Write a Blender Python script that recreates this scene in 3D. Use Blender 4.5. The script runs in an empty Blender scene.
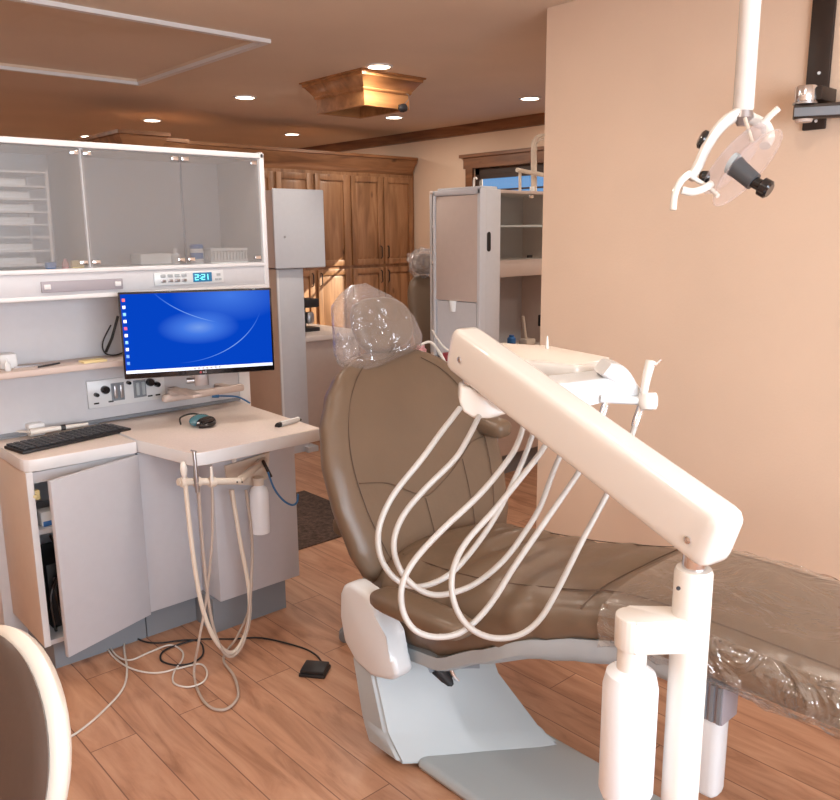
import bpy, bmesh, math, random
from mathutils import Vector as V, Matrix, noise
random.seed(7)
PI = math.pi
SC = bpy.context.scene
COL = SC.collection
R = math.radians

# ------------------------------------------------------------------ camera
F = 809.08
YAW, PIT, ROL = R(47.904), R(11.631), R(-0.502)
CAM = V((0, 0, 1.6))
fw = V((math.cos(YAW)*math.cos(PIT), math.sin(YAW)*math.cos(PIT), -math.sin(PIT)))
r0 = V((math.sin(YAW), -math.cos(YAW), 0)); u0 = r0.cross(fw)
rt = r0*math.cos(ROL)+u0*math.sin(ROL); up = u0*math.cos(ROL)-r0*math.sin(ROL)
def ray(px, py): return fw+rt*((px-420)/F)-up*((py-400)/F)
def at(px, py, t): return CAM+ray(px, py)*t                 # a place at distance t
def on(px, py, ax, v):                                      # a place on a wall, worktop or floor plane
    d = ray(px, py); i = 'xyz'.index(ax)
    return CAM+d*((v-CAM[i])/d[i])
cd = bpy.data.cameras.new('camera'); cam = bpy.data.objects.new('camera', cd); COL.objects.link(cam)
cam.matrix_world = Matrix(((rt.x, up.x, -fw.x, CAM.x), (rt.y, up.y, -fw.y, CAM.y), (rt.z, up.z, -fw.z, CAM.z), (0, 0, 0, 1)))
cd.sensor_fit = 'HORIZONTAL'; cd.sensor_width = 36; cd.lens = 36*F/840; cd.clip_start = .02; cd.clip_end = 100
SC.camera = cam

# ------------------------------------------------------------------ materials
def lin(c):
    return tuple(((x/255)/12.92 if x/255 <= .04045 else ((x/255+.055)/1.055)**2.4) for x in c)+(1,)
MATS = {}
def mat(name, rgb, rough=.5, metal=0, bump=0, bscale=40, var=0, vscale=6, spec=.5, coat=0, emis=None, estr=0, sheen=0, stretch=(1, 1, 1), trans=0):
    m = bpy.data.materials.new(name); m.use_nodes = True; nt = m.node_tree; b = nt.nodes['Principled BSDF']
    c = lin(rgb)
    b.inputs['Base Color'].default_value = c; b.inputs['Roughness'].default_value = rough; b.inputs['Metallic'].default_value = metal
    b.inputs['Specular IOR Level'].default_value = spec; b.inputs['Coat Weight'].default_value = coat
    if trans: b.inputs['Transmission Weight'].default_value = trans
    if emis: b.inputs['Emission Color'].default_value = lin(emis); b.inputs['Emission Strength'].default_value = estr
    tc = nt.nodes.new('ShaderNodeTexCoord'); mp = nt.nodes.new('ShaderNodeMapping'); mp.inputs['Scale'].default_value = stretch
    nt.links.new(tc.outputs['Object'], mp.inputs['Vector'])
    nz = nt.nodes.new('ShaderNodeTexNoise'); nz.inputs['Scale'].default_value = vscale; nz.inputs['Detail'].default_value = 5
    nt.links.new(mp.outputs[0], nz.inputs['Vector'])
    if var:
        rp = nt.nodes.new('ShaderNodeValToRGB')
        rp.color_ramp.elements[0].position = .3; rp.color_ramp.elements[1].position = .7
        rp.color_ramp.elements[0].color = tuple(x*(1-var) for x in c[:3])+(1,); rp.color_ramp.elements[1].color = tuple(min(1, x*(1+var)) for x in c[:3])+(1,)
        nt.links.new(nz.outputs['Fac'], rp.inputs[0]); nt.links.new(rp.outputs[0], b.inputs['Base Color'])
    if bump:
        n2 = nt.nodes.new('ShaderNodeTexNoise'); n2.inputs['Scale'].default_value = bscale; n2.inputs['Detail'].default_value = 4
        nt.links.new(mp.outputs[0], n2.inputs['Vector'])
        bp = nt.nodes.new('ShaderNodeBump'); bp.inputs['Strength'].default_value = bump; bp.inputs['Distance'].default_value = .01
        nt.links.new(n2.outputs['Fac'], bp.inputs['Height']); nt.links.new(bp.outputs[0], b.inputs['Normal'])
    MATS[name] = m
    return m
def wood(name, dark, mid, light, axis, scale=1, rough=.42, knots=True):
    m = bpy.data.materials.new(name); m.use_nodes = True; nt = m.node_tree; b = nt.nodes['Principled BSDF']; N = nt.nodes.new; L = nt.links.new
    tc = N('ShaderNodeTexCoord'); mp = N('ShaderNodeMapping'); s = [9, 9, 9]; s['xyz'.index(axis)] = 1.1; mp.inputs['Scale'].default_value = [q*scale for q in s]
    L(tc.outputs['Object'], mp.inputs['Vector'])
    nz = N('ShaderNodeTexNoise'); nz.inputs['Scale'].default_value = 1.6; nz.inputs['Detail'].default_value = 8; nz.inputs['Distortion'].default_value = .7
    L(mp.outputs[0], nz.inputs['Vector'])
    rp = N('ShaderNodeValToRGB'); e = rp.color_ramp.elements; e[0].position = .28; e[0].color = lin(dark); e[1].position = .72; e[1].color = lin(light)
    k = e.new(.5); k.color = lin(mid); L(nz.outputs['Fac'], rp.inputs[0]); out = rp.outputs[0]
    if knots:
        m2 = N('ShaderNodeMapping'); s = [1, 1, 1]; s['xyz'.index(axis)] = .5; m2.inputs['Scale'].default_value = s; L(tc.outputs['Object'], m2.inputs['Vector'])
        vo = N('ShaderNodeTexVoronoi'); vo.inputs['Scale'].default_value = 5.5; L(m2.outputs[0], vo.inputs['Vector'])
        r2 = N('ShaderNodeValToRGB'); q = r2.color_ramp.elements; q[0].position = .03; q[0].color = (.16, .1, .07, 1); q[1].position = .12; q[1].color = (1, 1, 1, 1)
        L(vo.outputs['Distance'], r2.inputs[0])
        mx = N('ShaderNodeMix'); mx.data_type = 'RGBA'; mx.blend_type = 'MULTIPLY'; mx.inputs['Factor'].default_value = .8
        L(out, mx.inputs['A']); L(r2.outputs[0], mx.inputs['B']); out = mx.outputs['Result']
    L(out, b.inputs['Base Color']); b.inputs['Roughness'].default_value = rough
    bp = N('ShaderNodeBump'); bp.inputs['Strength'].default_value = .15; bp.inputs['Distance'].default_value = .004; L(nz.outputs['Fac'], bp.inputs['Height']); L(bp.outputs[0], b.inputs['Normal'])
    return m
def clear(name, fac, tint=(255, 255, 255), rough=.08, bump=0, bscale=20, diff=(200, 200, 205), dfac=0.0, gloss=.9):
    """thin see-through sheet: transparent, plus a share of haze and a glossy coat"""
    m = bpy.data.materials.new(name); m.use_nodes = True; nt = m.node_tree; nt.nodes.clear(); N = nt.nodes.new; L = nt.links.new
    o = N('ShaderNodeOutputMaterial'); tr = N('ShaderNodeBsdfTransparent'); tr.inputs[0].default_value = lin(tint)
    df = N('ShaderNodeBsdfTranslucent'); df.inputs[0].default_value = lin(diff)
    d2 = N('ShaderNodeBsdfDiffuse'); d2.inputs[0].default_value = lin(diff)
    md = N('ShaderNodeMixShader'); md.inputs[0].default_value = .5; L(df.outputs[0], md.inputs[1]); L(d2.outputs[0], md.inputs[2])
    m1 = N('ShaderNodeMixShader'); m1.inputs[0].default_value = dfac; L(tr.outputs[0], m1.inputs[1]); L(md.outputs[0], m1.inputs[2])
    gl = N('ShaderNodeBsdfGlossy'); gl.inputs['Color'].default_value = (gloss, gloss, gloss, 1); gl.inputs['Roughness'].default_value = rough
    fr = N('ShaderNodeLayerWeight'); fr.inputs['Blend'].default_value = .5; pw = N('ShaderNodeMath'); pw.operation = 'POWER'; pw.inputs[1].default_value = 4; L(fr.outputs['Facing'], pw.inputs[0])
    ml = N('ShaderNodeMath'); ml.operation = 'MULTIPLY_ADD'; ml.inputs[1].default_value = .6; ml.inputs[2].default_value = .035+fac; L(pw.outputs[0], ml.inputs[0]); ml.use_clamp = True
    m2 = N('ShaderNodeMixShader'); L(ml.outputs[0], m2.inputs[0]); L(m1.outputs[0], m2.inputs[1]); L(gl.outputs[0], m2.inputs[2]); L(m2.outputs[0], o.inputs[0])
    if bump:
        tc = N('ShaderNodeTexCoord'); nz = N('ShaderNodeTexNoise'); nz.inputs['Scale'].default_value = bscale; nz.inputs['Detail'].default_value = 3; nz.inputs['Distortion'].default_value = 1.5
        L(tc.outputs['Object'], nz.inputs['Vector']); bp = N('ShaderNodeBump'); bp.inputs['Strength'].default_value = bump; bp.inputs['Distance'].default_value = .03
        L(nz.outputs['Fac'], bp.inputs['Height']); L(bp.outputs[0], gl.inputs['Normal']); L(bp.outputs[0], fr.inputs['Normal']); L(bp.outputs[0], d2.inputs['Normal'])
    return m

M_wall = mat('painted_wall', (226, 200, 177), .75, bump=.08, bscale=90, var=.03, vscale=2)
M_ceil = mat('ceiling_paint', (218, 200, 180), .8, bump=.1, bscale=60, var=.03, vscale=2)
M_lam = mat('grey_laminate', (199, 200, 205), .4, var=.015, vscale=30)
M_lamd = mat('door_laminate', (187, 187, 193), .45, var=.015, vscale=30)
M_lamb = mat('pinkish_laminate', (198, 182, 174), .5, var=.02, vscale=20)
M_lamlit = mat('warm_lit_laminate', (206, 188, 174), .5, var=.02, vscale=20)  # grey laminate; warm bounce on sides facing left is put into its colour
M_edge = mat('white_edge', (222, 222, 224), .35)
M_toe = mat('toe_kick_grey', (126, 131, 138), .6)
M_top = mat('worktop_beige', (220, 206, 197), .4, var=.05, vscale=160)
M_white = mat('white_plastic', (222, 217, 210), .25, coat=.3)
M_whitec = mat('cool_white_plastic', (214, 217, 220), .3, coat=.2)
M_grey = mat('light_grey_plastic', (166, 174, 178), .4)
M_hose = mat('hose_grey', (180, 175, 170), .4)
M_hosed = mat('hose_taupe', (176, 160, 148), .45)
M_chrome = mat('chrome', (235, 236, 240), .2, metal=1)
M_steel = mat('brushed_metal', (170, 165, 165), .35, metal=.9)
M_black = mat('black_plastic', (28, 27, 30), .45)
M_blackg = mat('black_gloss', (18, 18, 22), .15, coat=.5)
M_brownmetal = mat('dark_bronze_metal', (52, 42, 38), .4, metal=.3)
M_leather = mat('brown_leather', (108, 89, 72), .36, bump=.3, bscale=9, var=.06, vscale=5, stretch=(1, 1, 1))
M_leathd = mat('leather_seam', (88, 68, 54), .6)
M_wood = wood('knotty_alder', (118, 80, 52), (150, 108, 74), (174, 130, 94), 'z')
M_woodh = wood('knotty_alder_rail', (104, 68, 42), (142, 98, 64), (168, 120, 82), 'x')
M_woody = wood('knotty_alder_long', (96, 62, 42), (128, 86, 58), (152, 106, 74), 'y')
M_box = wood('alder_soffit', (128, 84, 50), (166, 114, 70), (190, 138, 92), 'x')
M_light = mat('lamp_glow', (255, 250, 235), .5, emis=(255, 240, 214), estr=9)
M_glass = clear('frosted_glass', .0, rough=.3, dfac=.33, diff=(168, 162, 158))
M_clear = clear('clear_glass', .0, rough=.02, dfac=.03, tint=(246, 250, 250))
M_shield = clear('lamp_shield', .0, rough=.05, dfac=.16, diff=(240, 225, 225))
M_bag = clear('plastic_film', .07, rough=.16, bump=.9, bscale=10, dfac=.20, diff=(228, 226, 228))
M_sheet = clear('plastic_sheet', .14, rough=.14, bump=1, bscale=11, dfac=.16, diff=(215, 205, 190))
M_sheet2 = clear('plastic_sheet_flat', .05, rough=.3, bump=.5, bscale=7, dfac=.20, diff=(215, 195, 178))
M_bottle = mat('milky_bottle', (236, 240, 246), .3, coat=.2)
M_blue = mat('blue_cable', (50, 110, 165), .4)
M_teal = clear('teal_tint', .1, rough=.15, dfac=.75, diff=(90, 170, 190))
M_rug = mat('mottled_rug', (84, 66, 58), .95, bump=1, bscale=160, var=.55, vscale=45)
M_red = mat('dark_red', (150, 50, 60), .5)
M_yellow = mat('pale_yellow', (225, 205, 150), .6)
M_pink = mat('pink_plastic', (220, 160, 160), .5)
M_bluep = mat('blue_plastic', (60, 120, 190), .4)
M_tube = mat('cream_tube', (212, 200, 186), .4)
M_sill = mat('window_trim_dark', (60, 44, 36), .5)
M_cable = mat('pale_cable', (205, 198, 190), .5)
M_paper = mat('paper_white', (236, 240, 242), .6)
M_lcd = mat('lcd', (20, 60, 80), .3, emis=(40, 120, 165), estr=.6)
M_lcdt = mat('lcd_digits', (120, 230, 240), .3, emis=(120, 235, 245), estr=1.4)

# floor: narrow planks running along y, procedural
def floor_mat():
    m = bpy.data.materials.new('vinyl_planks'); m.use_nodes = True; nt = m.node_tree; b = nt.nodes['Principled BSDF']; N = nt.nodes.new; L = nt.links.new
    tc = N('ShaderNodeTexCoord'); mp = N('ShaderNodeMapping'); mp.inputs['Rotation'].default_value = (0, 0, R(90)); L(tc.outputs['Object'], mp.inputs['Vector'])
    br = N('ShaderNodeTexBrick'); br.inputs['Scale'].default_value = 1; br.inputs['Brick Width'].default_value = 1.2; br.inputs['Row Height'].default_value = .15
    br.inputs['Mortar Size'].default_value = .0022; br.inputs['Mortar Smooth'].default_value = .3; br.inputs['Color1'].default_value = (.2, .2, .2, 1); br.inputs['Color2'].default_value = (.9, .9, .9, 1)
    br.offset = .37; L(mp.outputs[0], br.inputs['Vector'])
    m2 = N('ShaderNodeMapping'); m2.inputs['Scale'].default_value = (11, 1.6, 1); L(tc.outputs['Object'], m2.inputs['Vector'])
    ad = N('ShaderNodeVectorMath'); ad.operation = 'ADD'; L(m2.outputs[0], ad.inputs[0]); sc = N('ShaderNodeVectorMath'); sc.operation = 'SCALE'; sc.inputs['Scale'].default_value = 13; L(br.outputs['Color'], sc.inputs[0]); L(sc.outputs[0], ad.inputs[1])
    nz = N('ShaderNodeTexNoise'); nz.inputs['Scale'].default_value = 1.4; nz.inputs['Detail'].default_value = 9; nz.inputs['Roughness'].default_value = .62; nz.inputs['Distortion'].default_value = .8; L(ad.outputs[0], nz.inputs['Vector'])
    rp = N('ShaderNodeValToRGB'); e = rp.color_ramp.elements; e[0].position = .27; e[0].color = lin((138, 94, 68)); e[1].position = .75; e[1].color = lin((200, 156, 126)); k = e.new(.48); k.color = lin((177, 130, 101)); L(nz.outputs['Fac'], rp.inputs[0])
    hs = N('ShaderNodeHueSaturation'); vm = N('ShaderNodeMapRange'); vm.inputs[1].default_value = 0; vm.inputs[2].default_value = 1; vm.inputs[3].default_value = .94; vm.inputs[4].default_value = 1.04; L(br.outputs['Color'], vm.inputs[0]); L(vm.outputs[0], hs.inputs['Value']); L(rp.outputs[0], hs.inputs['Color'])
    mx = N('ShaderNodeMix'); mx.data_type = 'RGBA'; L(br.outputs['Fac'], mx.inputs['Factor']); L(hs.outputs[0], mx.inputs['A']); mx.inputs['B'].default_value = lin((118, 80, 60)); L(mx.outputs['Result'], b.inputs['Base Color'])
    b.inputs['Roughness'].default_value = .38
    bp = N('ShaderNodeBump'); bp.inputs['Strength'].default_value = .2; bp.inputs['Distance'].default_value = .003; L(nz.outputs['Fac'], bp.inputs['Height']); L(bp.outputs[0], b.inputs['Normal'])
    return m
M_floor = floor_mat()

# ------------------------------------------------------------------ mesh helpers
class MB:
    def __init__(s): s.bm = bmesh.new()
    def box(s, x0, x1, y0, y1, z0, z1, bev=0, seg=2, mx=None):
        r = bmesh.ops.create_cube(s.bm, size=1)['verts']
        for v in r:
            v.co = V(((x0+x1)/2+v.co.x*(x1-x0), (y0+y1)/2+v.co.y*(y1-y0), (z0+z1)/2+v.co.z*(z1-z0)))
        if bev:
            es = list({e for v in r for e in v.link_edges})
            q = bmesh.ops.bevel(s.bm, geom=es, offset=bev, segments=seg, affect='EDGES', profile=.5)
            r = list({v for f in q['faces'] for v in f.verts} | {v for v in r if v.is_valid})
        if mx is not None:
            for v in r: v.co = mx @ v.co
        return s
    def prism(s, pts, d, bev=0, seg=2):
        """pts: outline (Vectors), extruded by vector d"""
        a = [s.bm.verts.new(p) for p in pts]; b = [s.bm.verts.new(V(p)+V(d)) for p in pts]; n = len(pts)
        fs = [s.bm.faces.new(a[::-1]), s.bm.faces.new(b)]+[s.bm.faces.new((a[i], a[(i+1) % n], b[(i+1) % n], b[i])) for i in range(n)]
        if bev:
            bmesh.ops.bevel(s.bm, geom=list({e for f in fs for e in f.edges}), offset=bev, segments=seg, affect='EDGES', profile=.5)
        return s
    def loft(s, rings, cap=True, closed=True):
        rs = [[s.bm.verts.new(p) for p in r] for r in rings]; n = len(rs[0])
        for a, b in zip(rs, rs[1:]):
            for i in range(n if closed else n-1):
                j = (i+1) % n
                s.bm.faces.new((a[i], a[j], b[j], b[i]))
        if cap and closed:
            s.bm.faces.new(rs[0][::-1]); s.bm.faces.new(rs[-1])
        return s
    def tube(s, pts, r, n=8, cap=True, smooth=0, flat=1):
        pts = [V(p) for p in pts]
        if smooth: pts = spline(pts, smooth)
        rr = r if callable(r) else (lambda k: r)
        t = (pts[1]-pts[0]).normalized(); a = t.orthogonal().normalized(); rings = []
        for i, p in enumerate(pts):
            t2 = (pts[min(i+1, len(pts)-1)]-pts[max(i-1, 0)])
            if t2.length > 1e-9: t2.normalize()
            else: t2 = t
            a = (a-t2*a.dot(t2)).normalized(); b = t2.cross(a); q = rr(i/(len(pts)-1))
            rings.append([p+a*q*math.cos(2*PI*k/n)+b*q*flat*math.sin(2*PI*k/n) for k in range(n)]); t = t2
        return s.loft(rings, cap)
    def lathe(s, prof, c, axis=V((0, 0, 1)), n=24, cap=True):
        """prof: (radius, height) along axis from c"""
        axis = V(axis).normalized(); a = axis.orthogonal().normalized(); b = axis.cross(a); c = V(c)
        return s.loft([[c+axis*h+a*r*math.cos(2*PI*k/n)+b*r*math.sin(2*PI*k/n) for k in range(n)] for r, h in prof], cap)
    def build(s, name, m, parent=None, sharp=38, local=False, smooth=True):
        bmesh.ops.recalc_face_normals(s.bm, faces=s.bm.faces)
        me = bpy.data.meshes.new(name)
        if parent is not None and not local:
            w = WM.get(parent.name, Matrix.Identity(4)).inverted()
            for v in s.bm.verts: v.co = w @ v.co
        s.bm.to_mesh(me); s.bm.free()
        if smooth:
            me.shade_smooth(); me.set_sharp_from_angle(angle=R(sharp))
        o = bpy.data.objects.new(name, me); COL.objects.link(o); me.materials.append(m)
        if parent is not None:
            o.parent = parent; WM[o.name] = WM.get(parent.name, Matrix.Identity(4))
        return o
WM = {}
def spline(p, k):
    out = []; n = len(p)
    for i in range(n-1):
        a, b, c, d = p[max(i-1, 0)], p[i], p[i+1], p[min(i+2, n-1)]
        for j in range(k):
            t = j/k
            out.append(.5*((2*b)+(c-a)*t+(2*a-5*b+4*c-d)*t*t+(3*b-a-3*c+d)*t**3))
    out.append(p[-1]); return out
def tag(o, label, cat, group=None, kind=None):
    o['label'] = label; o['category'] = cat
    if group: o['group'] = group
    if kind: o['kind'] = kind
    return o
def thing(name, loc, label, cat, group=None, rz=0):
    o = bpy.data.objects.new(name, None); COL.objects.link(o); o.empty_display_size = .05
    o.location = loc; o.rotation_euler = (0, 0, rz)
    WM[o.name] = Matrix.Translation(V(loc)) @ Matrix.Rotation(rz, 4, 'Z')
    return tag(o, label, cat, group)
def struct(o): o['kind'] = 'structure'; return o
def sbox(name, m, *a, **k): return struct(MB().box(*a, **k).build(name, m))
def bpart(name, m, parent, *a, **k): return MB().box(*a, **k).build(name, m, parent)
def copy_thing(o, loc, label, rz=None):
    c = o.copy(); COL.objects.link(c); c.location = loc; c['label'] = label
    if rz is not None: c.rotation_euler = (0, 0, rz)
    for ch in list(o.children):
        d = ch.copy(); COL.objects.link(d); d.parent = c
        for g in list(ch.children):
            h = g.copy(); COL.objects.link(h); h.parent = d
    return c
def se(th, p, a, b):                                         # superellipse point
    c, s_ = math.cos(th), math.sin(th)
    return a*math.copysign(abs(c)**(2/p), c), b*math.copysign(abs(s_)**(2/p), s_)

# ------------------------------------------------------------------ room
XL, YB, XR, YF, ZC = -2.0, -2.0, 5.731, 9.5, 2.6
sbox('floor', M_floor, XL-.1, XR+.1, YB-.1, YF+.1, -.1, 0)
# ceiling with the framed recess
def ceiling():
    x0, x1, y0, y1 = .9, 2.43, 3.9, 5.455
    b = MB()
    for a in ((XL, x0, YB, YF), (x1, XR, YB, YF), (x0, x1, YB, y0), (x0, x1, y1, YF)): b.box(*a, ZC, ZC+.1)
    rings = []
    for z, i in ((ZC-.001, .003), (ZC+.015, 0.003), (ZC+.09, .6)):
        rings.append([V((x0+i, y0+i, z)), V((x1-i, y0+i, z)), V((x1-i, y1-i, z)), V((x0+i, y1-i, z))])
    b.loft(rings, cap=False); b.box(x0+.55, x1-.55, y0+.55, y1-.55, ZC+.088, ZC+.12)
    struct(b.build('ceiling', M_ceil))
    t = MB(); w = .035
    for a in ((x0-w, x1+w, y0-w, y0), (x0-w, x1+w, y1, y1+w), (x0-w, x0, y0, y1), (x1, x1+w, y0, y1)): t.box(*a, ZC-.02, ZC)
    struct(t.build('trim_1', M_edge))
ceiling()
WX = 3.1
WY = 2.544
sbox('wall_right', M_wall, WX, WX+.13, YB, WY, 0, ZC, bev=0)
sbox('baseboard_right', M_woody, WX-.012, WX, YB, WY, 0, .09)
sbox('wall_left', M_wall, XL-.1, XL, YB, YF, 0, ZC)
sbox('wall_far', M_wall, XL, XR, YF, YF+.1, 0, ZC)
# wall behind the camera; unseen window with an added glowing blind as daylight
w = MB(); wy0, wy1 = -1.2, 2.2
w.box(XL, wy0, YB-.1, YB, 0, ZC); w.box(wy1, XR, YB-.1, YB, 0, ZC); w.box(wy0, wy1, YB-.1, YB, 0, .8); w.box(wy0, wy1, YB-.1, YB, 2.3, ZC)
struct(w.build('wall_back', M_wall))
M_blind = mat('blind_glow', (235, 240, 245), .8, emis=(205, 222, 255), estr=1.5)
b = MB()
for k in range(20): b.box(wy0, wy1, YB-.05, YB-.035, .8+k*.075, .8+k*.075+.074)
struct(b.build('glowing_blind', M_blind))
# wall with the far window
wz0, wz1, wa, wb = 1.0, 2.2, 3.9, 5.55
w = MB(); w.box(XR, XR+.12, YB, wa, 0, ZC); w.box(XR, XR+.12, wb, YF, 0, ZC); w.box(XR, XR+.12, wa, wb, 0, wz0); w.box(XR, XR+.12, wa, wb, wz1, ZC)
struct(w.build('wall_far_right', M_wall))
b = MB(); b.box(XR-.025, XR, wa-.12, wb+.12, wz1, wz1+.11); b.box(XR-.045, XR, wa-.16, wb+.16, wz1+.1, wz1+.13); b.box(XR-.025, XR, wb, wb+.09, wz0-.1, wz1); b.box(XR-.025, XR, wa-.09, wa, wz0-.1, wz1); b.box(XR-.04, XR, wa-.1, wb+.1, wz0-.08, wz0)
struct(b.build('trim_2', M_woody))
wf = MB(); wf.box(XR+.02, XR+.06, wa, wb, wz1-.06, wz1); wf.box(XR+.02, XR+.06, wa, wb, wz0, wz0+.05)
for y in (wa, wb-.05): wf.box(XR+.02, XR+.06, y, y+.05, wz0, wz1)
wf.box(XR+.03, XR+.05, wa, wb, 1.985, 2.0)
wf = struct(wf.build('window_1', M_sill))
bl = MB().box(XR+.025, XR+.05, wa+.05, wb-.05, 2.10, 2.15).build('window_shade', M_sill, wf)
pn = MB().box(XR+.036, XR+.04, wa+.05, wb-.05, wz0+.05, wz1-.06).build('pane', M_clear, wf)
# crown along the window wall
b = MB(); prof = [(0, ZC), (-.07, ZC), (-.065, ZC-.02), (-.03, ZC-.05), (-.02, ZC-.085), (0, ZC-.09)]
b.prism([V((XR+x, -1.9, z)) for x, z in prof], (0, YF+1.8, 0)); struct(b.build('trim_3', M_woody))

# recessed ceiling lamps
L0 = None; lamp_spots = []
for (px, py), lab in (((245, 97), 'round recessed downlight left of the wooden ceiling box'),
                      ((152, 120), 'recessed downlight above the left end of the glass cabinet'),
                      ((292, 134), 'recessed downlight just above the wooden cabinet crown, below the wooden ceiling box'),
                      ((379, 66), 'large recessed downlight at the top edge above the wooden ceiling box'),
                      ((394, 117), 'recessed downlight under the right corner of the wooden ceiling box'),
                      ((530, 98), 'recessed downlight nearest the beige wall corner'),
                      ((88, 136), 'farthest and smallest recessed downlight, just over the cabinet top edge at left')):
    p = on(px, py, 'z', ZC); lamp_spots.append(p)
    if L0 is None:
        L0 = thing('recessed_light', p, lab, 'ceiling light', 'recessed downlights in the ceiling')
        MB().lathe([(.085, 0), (.085, -.006), (.068, -.008), (.068, 0)], p, n=28, cap=False).build('trim_ring', M_edge, L0)
        MB().lathe([(.0665, -.002), (.0665, -.0045), (.06, -.0055)], p, n=28).build('lamp_disc', M_light, L0)
    else: copy_thing(L0, p, lab)
def area(name, loc, direction, sx, sy, power, col, shape='RECTANGLE', spread=None):
    d = bpy.data.lights.new(name, 'AREA'); d.shape = shape; d.size = sx; d.size_y = sy; d.energy = power; d.color = col
    if spread: d.spread = spread
    o = bpy.data.objects.new(name, d); COL.objects.link(o); o.location = loc; o.rotation_euler = V(direction).to_track_quat('-Z', 'Y').to_euler(); return o
warm = (1, .90, .79)
for i, p in enumerate(lamp_spots): area('downlight_bulb', p+V((0, 0, -.012)), (0, 0, -1), .12, .12, 8, warm, 'DISK')
for q in ((1.75, 2.5), (1.75, .9), (.2, 2.5), (.2, .9), (-1.2, 2.5), (.2, 4.1), (1.75, 7.1), (4.85, 1.0), (4.85, 2.6), (3.9, 2.4)):   # unseen grid carried on; last ones added to brighten the glass shelf unit
    area('downlight_bulb', (q[0], q[1], ZC-.012), (0, 0, -1), .12, .12, 8, warm, 'DISK')
area('window_daylight', (.5, YB+.05, 1.55), (0, 1, -.12), 3.3, 1.4, 122, (.83, .93, 1))  # area lamp added inside the unseen back window in place of daylight
sd = bpy.data.lights.new('sun', 'SUN'); sd.energy = 11; sd.angle = R(.5); sd.color = (1, .86, .68); so = bpy.data.objects.new('sun', sd); COL.objects.link(so); so.location = (9, 0, 6)
so.rotation_euler = V((-1.1, 1.0, -.78)).to_track_quat('-Z', 'Y').to_euler()
W = bpy.data.worlds.new('sky'); SC.world = W; W.use_nodes = True; nt = W.node_tree; bg = nt.nodes['Background']
bg.inputs[0].default_value = lin((112, 168, 226)); bg.inputs[1].default_value = .75

# ------------------------------------------------------------------ wooden cabinets
def raised_door(parent, x0, x1, y, z0, z1, name='cabinet_door'):
    d = MB(); r = .055; d.box(x0, x0+r, y-.022, y, z0, z1, bev=.003); d.box(x1-r, x1, y-.022, y, z0, z1, bev=.003)
    d.box(x0+r, x1-r, y-.022, y, z1-r, z1, bev=.003); d.box(x0+r, x1-r, y-.022, y, z0, z0+r, bev=.003); d.box(x0+r-.002, x1-r+.002, y-.006, y, z0+r-.002, z1-r+.002)
    o = d.build(name, M_wood, parent)
    MB().loft([[V((x0+r+i, y-q, z0+r+i)), V((x1-r-i, y-q, z0+r+i)), V((x1-r-i, y-q, z1-r-i)), V((x0+r+i, y-q, z1-r-i))] for i, q in ((.008, .006), (.012, .008), (.035, .017))]).build('raised_panel', M_wood, o)
    return o
def crown_prof(parent, x0, x1, y, z0, z1, yb, endL=True, endR=True):
    rings = []
    for z, o in ((z0, .0), (z0+.02, .015), (z0+.03, .015), (z0+.05, .025), (z1-.045, .07), (z1-.03, .075), (z1-.025, .09), (z1, .09)):
        a = o if endL else 0; c = o if endR else 0
        rings.append([V((x0-a, y-o, z)), V((x1+c, y-o, z)), V((x1+c, yb, z)), V((x0-a, yb, z))])
    return MB().loft(rings).build('crown_moulding', M_woodh, parent)
wc = thing('wooden_cabinet', (4.4, 6.4, 0), 'tall knotty wood cabinet wall with raised panel doors and crown moulding', 'cabinet')
bpart('carcass', M_wood, wc, 3.02, 5.72, 6.4, 7.0, 0, 2.2)
crown_prof(wc, 3.02, 5.70, 6.4, 2.18, 2.35, 7.0, False, False)
xs = [(3.34, 3.68), (3.70, 4.03), (4.06, 4.44), (4.48, 4.86), (4.90, 5.28), (5.31, 5.69)]
for x0, x1 in xs:
    a = raised_door(wc, x0, x1, 6.4, 1.30, 2.15); c = raised_door(wc, x0, x1, 6.4, .12, 1.27)
    hx = x1-.03 if xs.index((x0, x1)) % 2 == 0 else x0+.03
    for o, z in ((a, 1.36), (c, 1.12)):
        MB().tube([V((hx, 6.375, z)), V((hx, 6.355, z+.01)), V((hx, 6.355, z+.11)), V((hx, 6.375, z+.12))], .006).build('handle', M_brownmetal, o)
w2 = thing('wooden_cabinet', (2.0, 6.0, 0), 'stepped forward end of the wooden cabinets, only its crown showing over the glass cabinet', 'cabinet')
bpart('carcass', M_wood, w2, 2.53, 2.80, 6.0, 7.0, 0, 2.2); crown_prof(w2, 2.56, 2.78, 6.02, 2.18, 2.35, 7.0)
bpart('pilaster', M_wood, w2, 2.80, 3.0, 6.12, 7.0, 0, 2.2); crown_prof(w2, 2.86, 2.99, 6.14, 2.18, 2.33, 7.0, False, True)

# wooden ceiling box
cb = thing('ceiling_soffit_box', (3.56, 4.47, ZC), 'square knotty wood box with stepped crown hanging from the ceiling', 'ceiling box')
bx0, bx1, by0, by1 = 3.36, 3.74, 4.22, 4.74
b = MB(); zb = 2.40
def rect(i, z): return [V((bx0+i, by0+i, z)), V((bx1-i, by0+i, z)), V((bx1-i, by1-i, z)), V((bx0+i, by1-i, z))]
b.loft([rect(0, ZC-.1), rect(0, zb), rect(.03, zb), rect(.03, zb+.09), rect(.1, zb+.09)])
b.build('box_sides', M_box, cb)
rings = []
for z, o in ((ZC-.11, .004), (ZC-.10, .012), (ZC-.09, .012), (ZC-.035, .055), (ZC-.03, .065), (ZC-.012, .068), (ZC-.01, .08), (ZC, .08)):
    rings.append([V((bx0-o, by0-o, z)), V((bx1+o, by0-o, z)), V((bx1+o, by1+o, z)), V((bx0-o, by1+o, z))])
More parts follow.
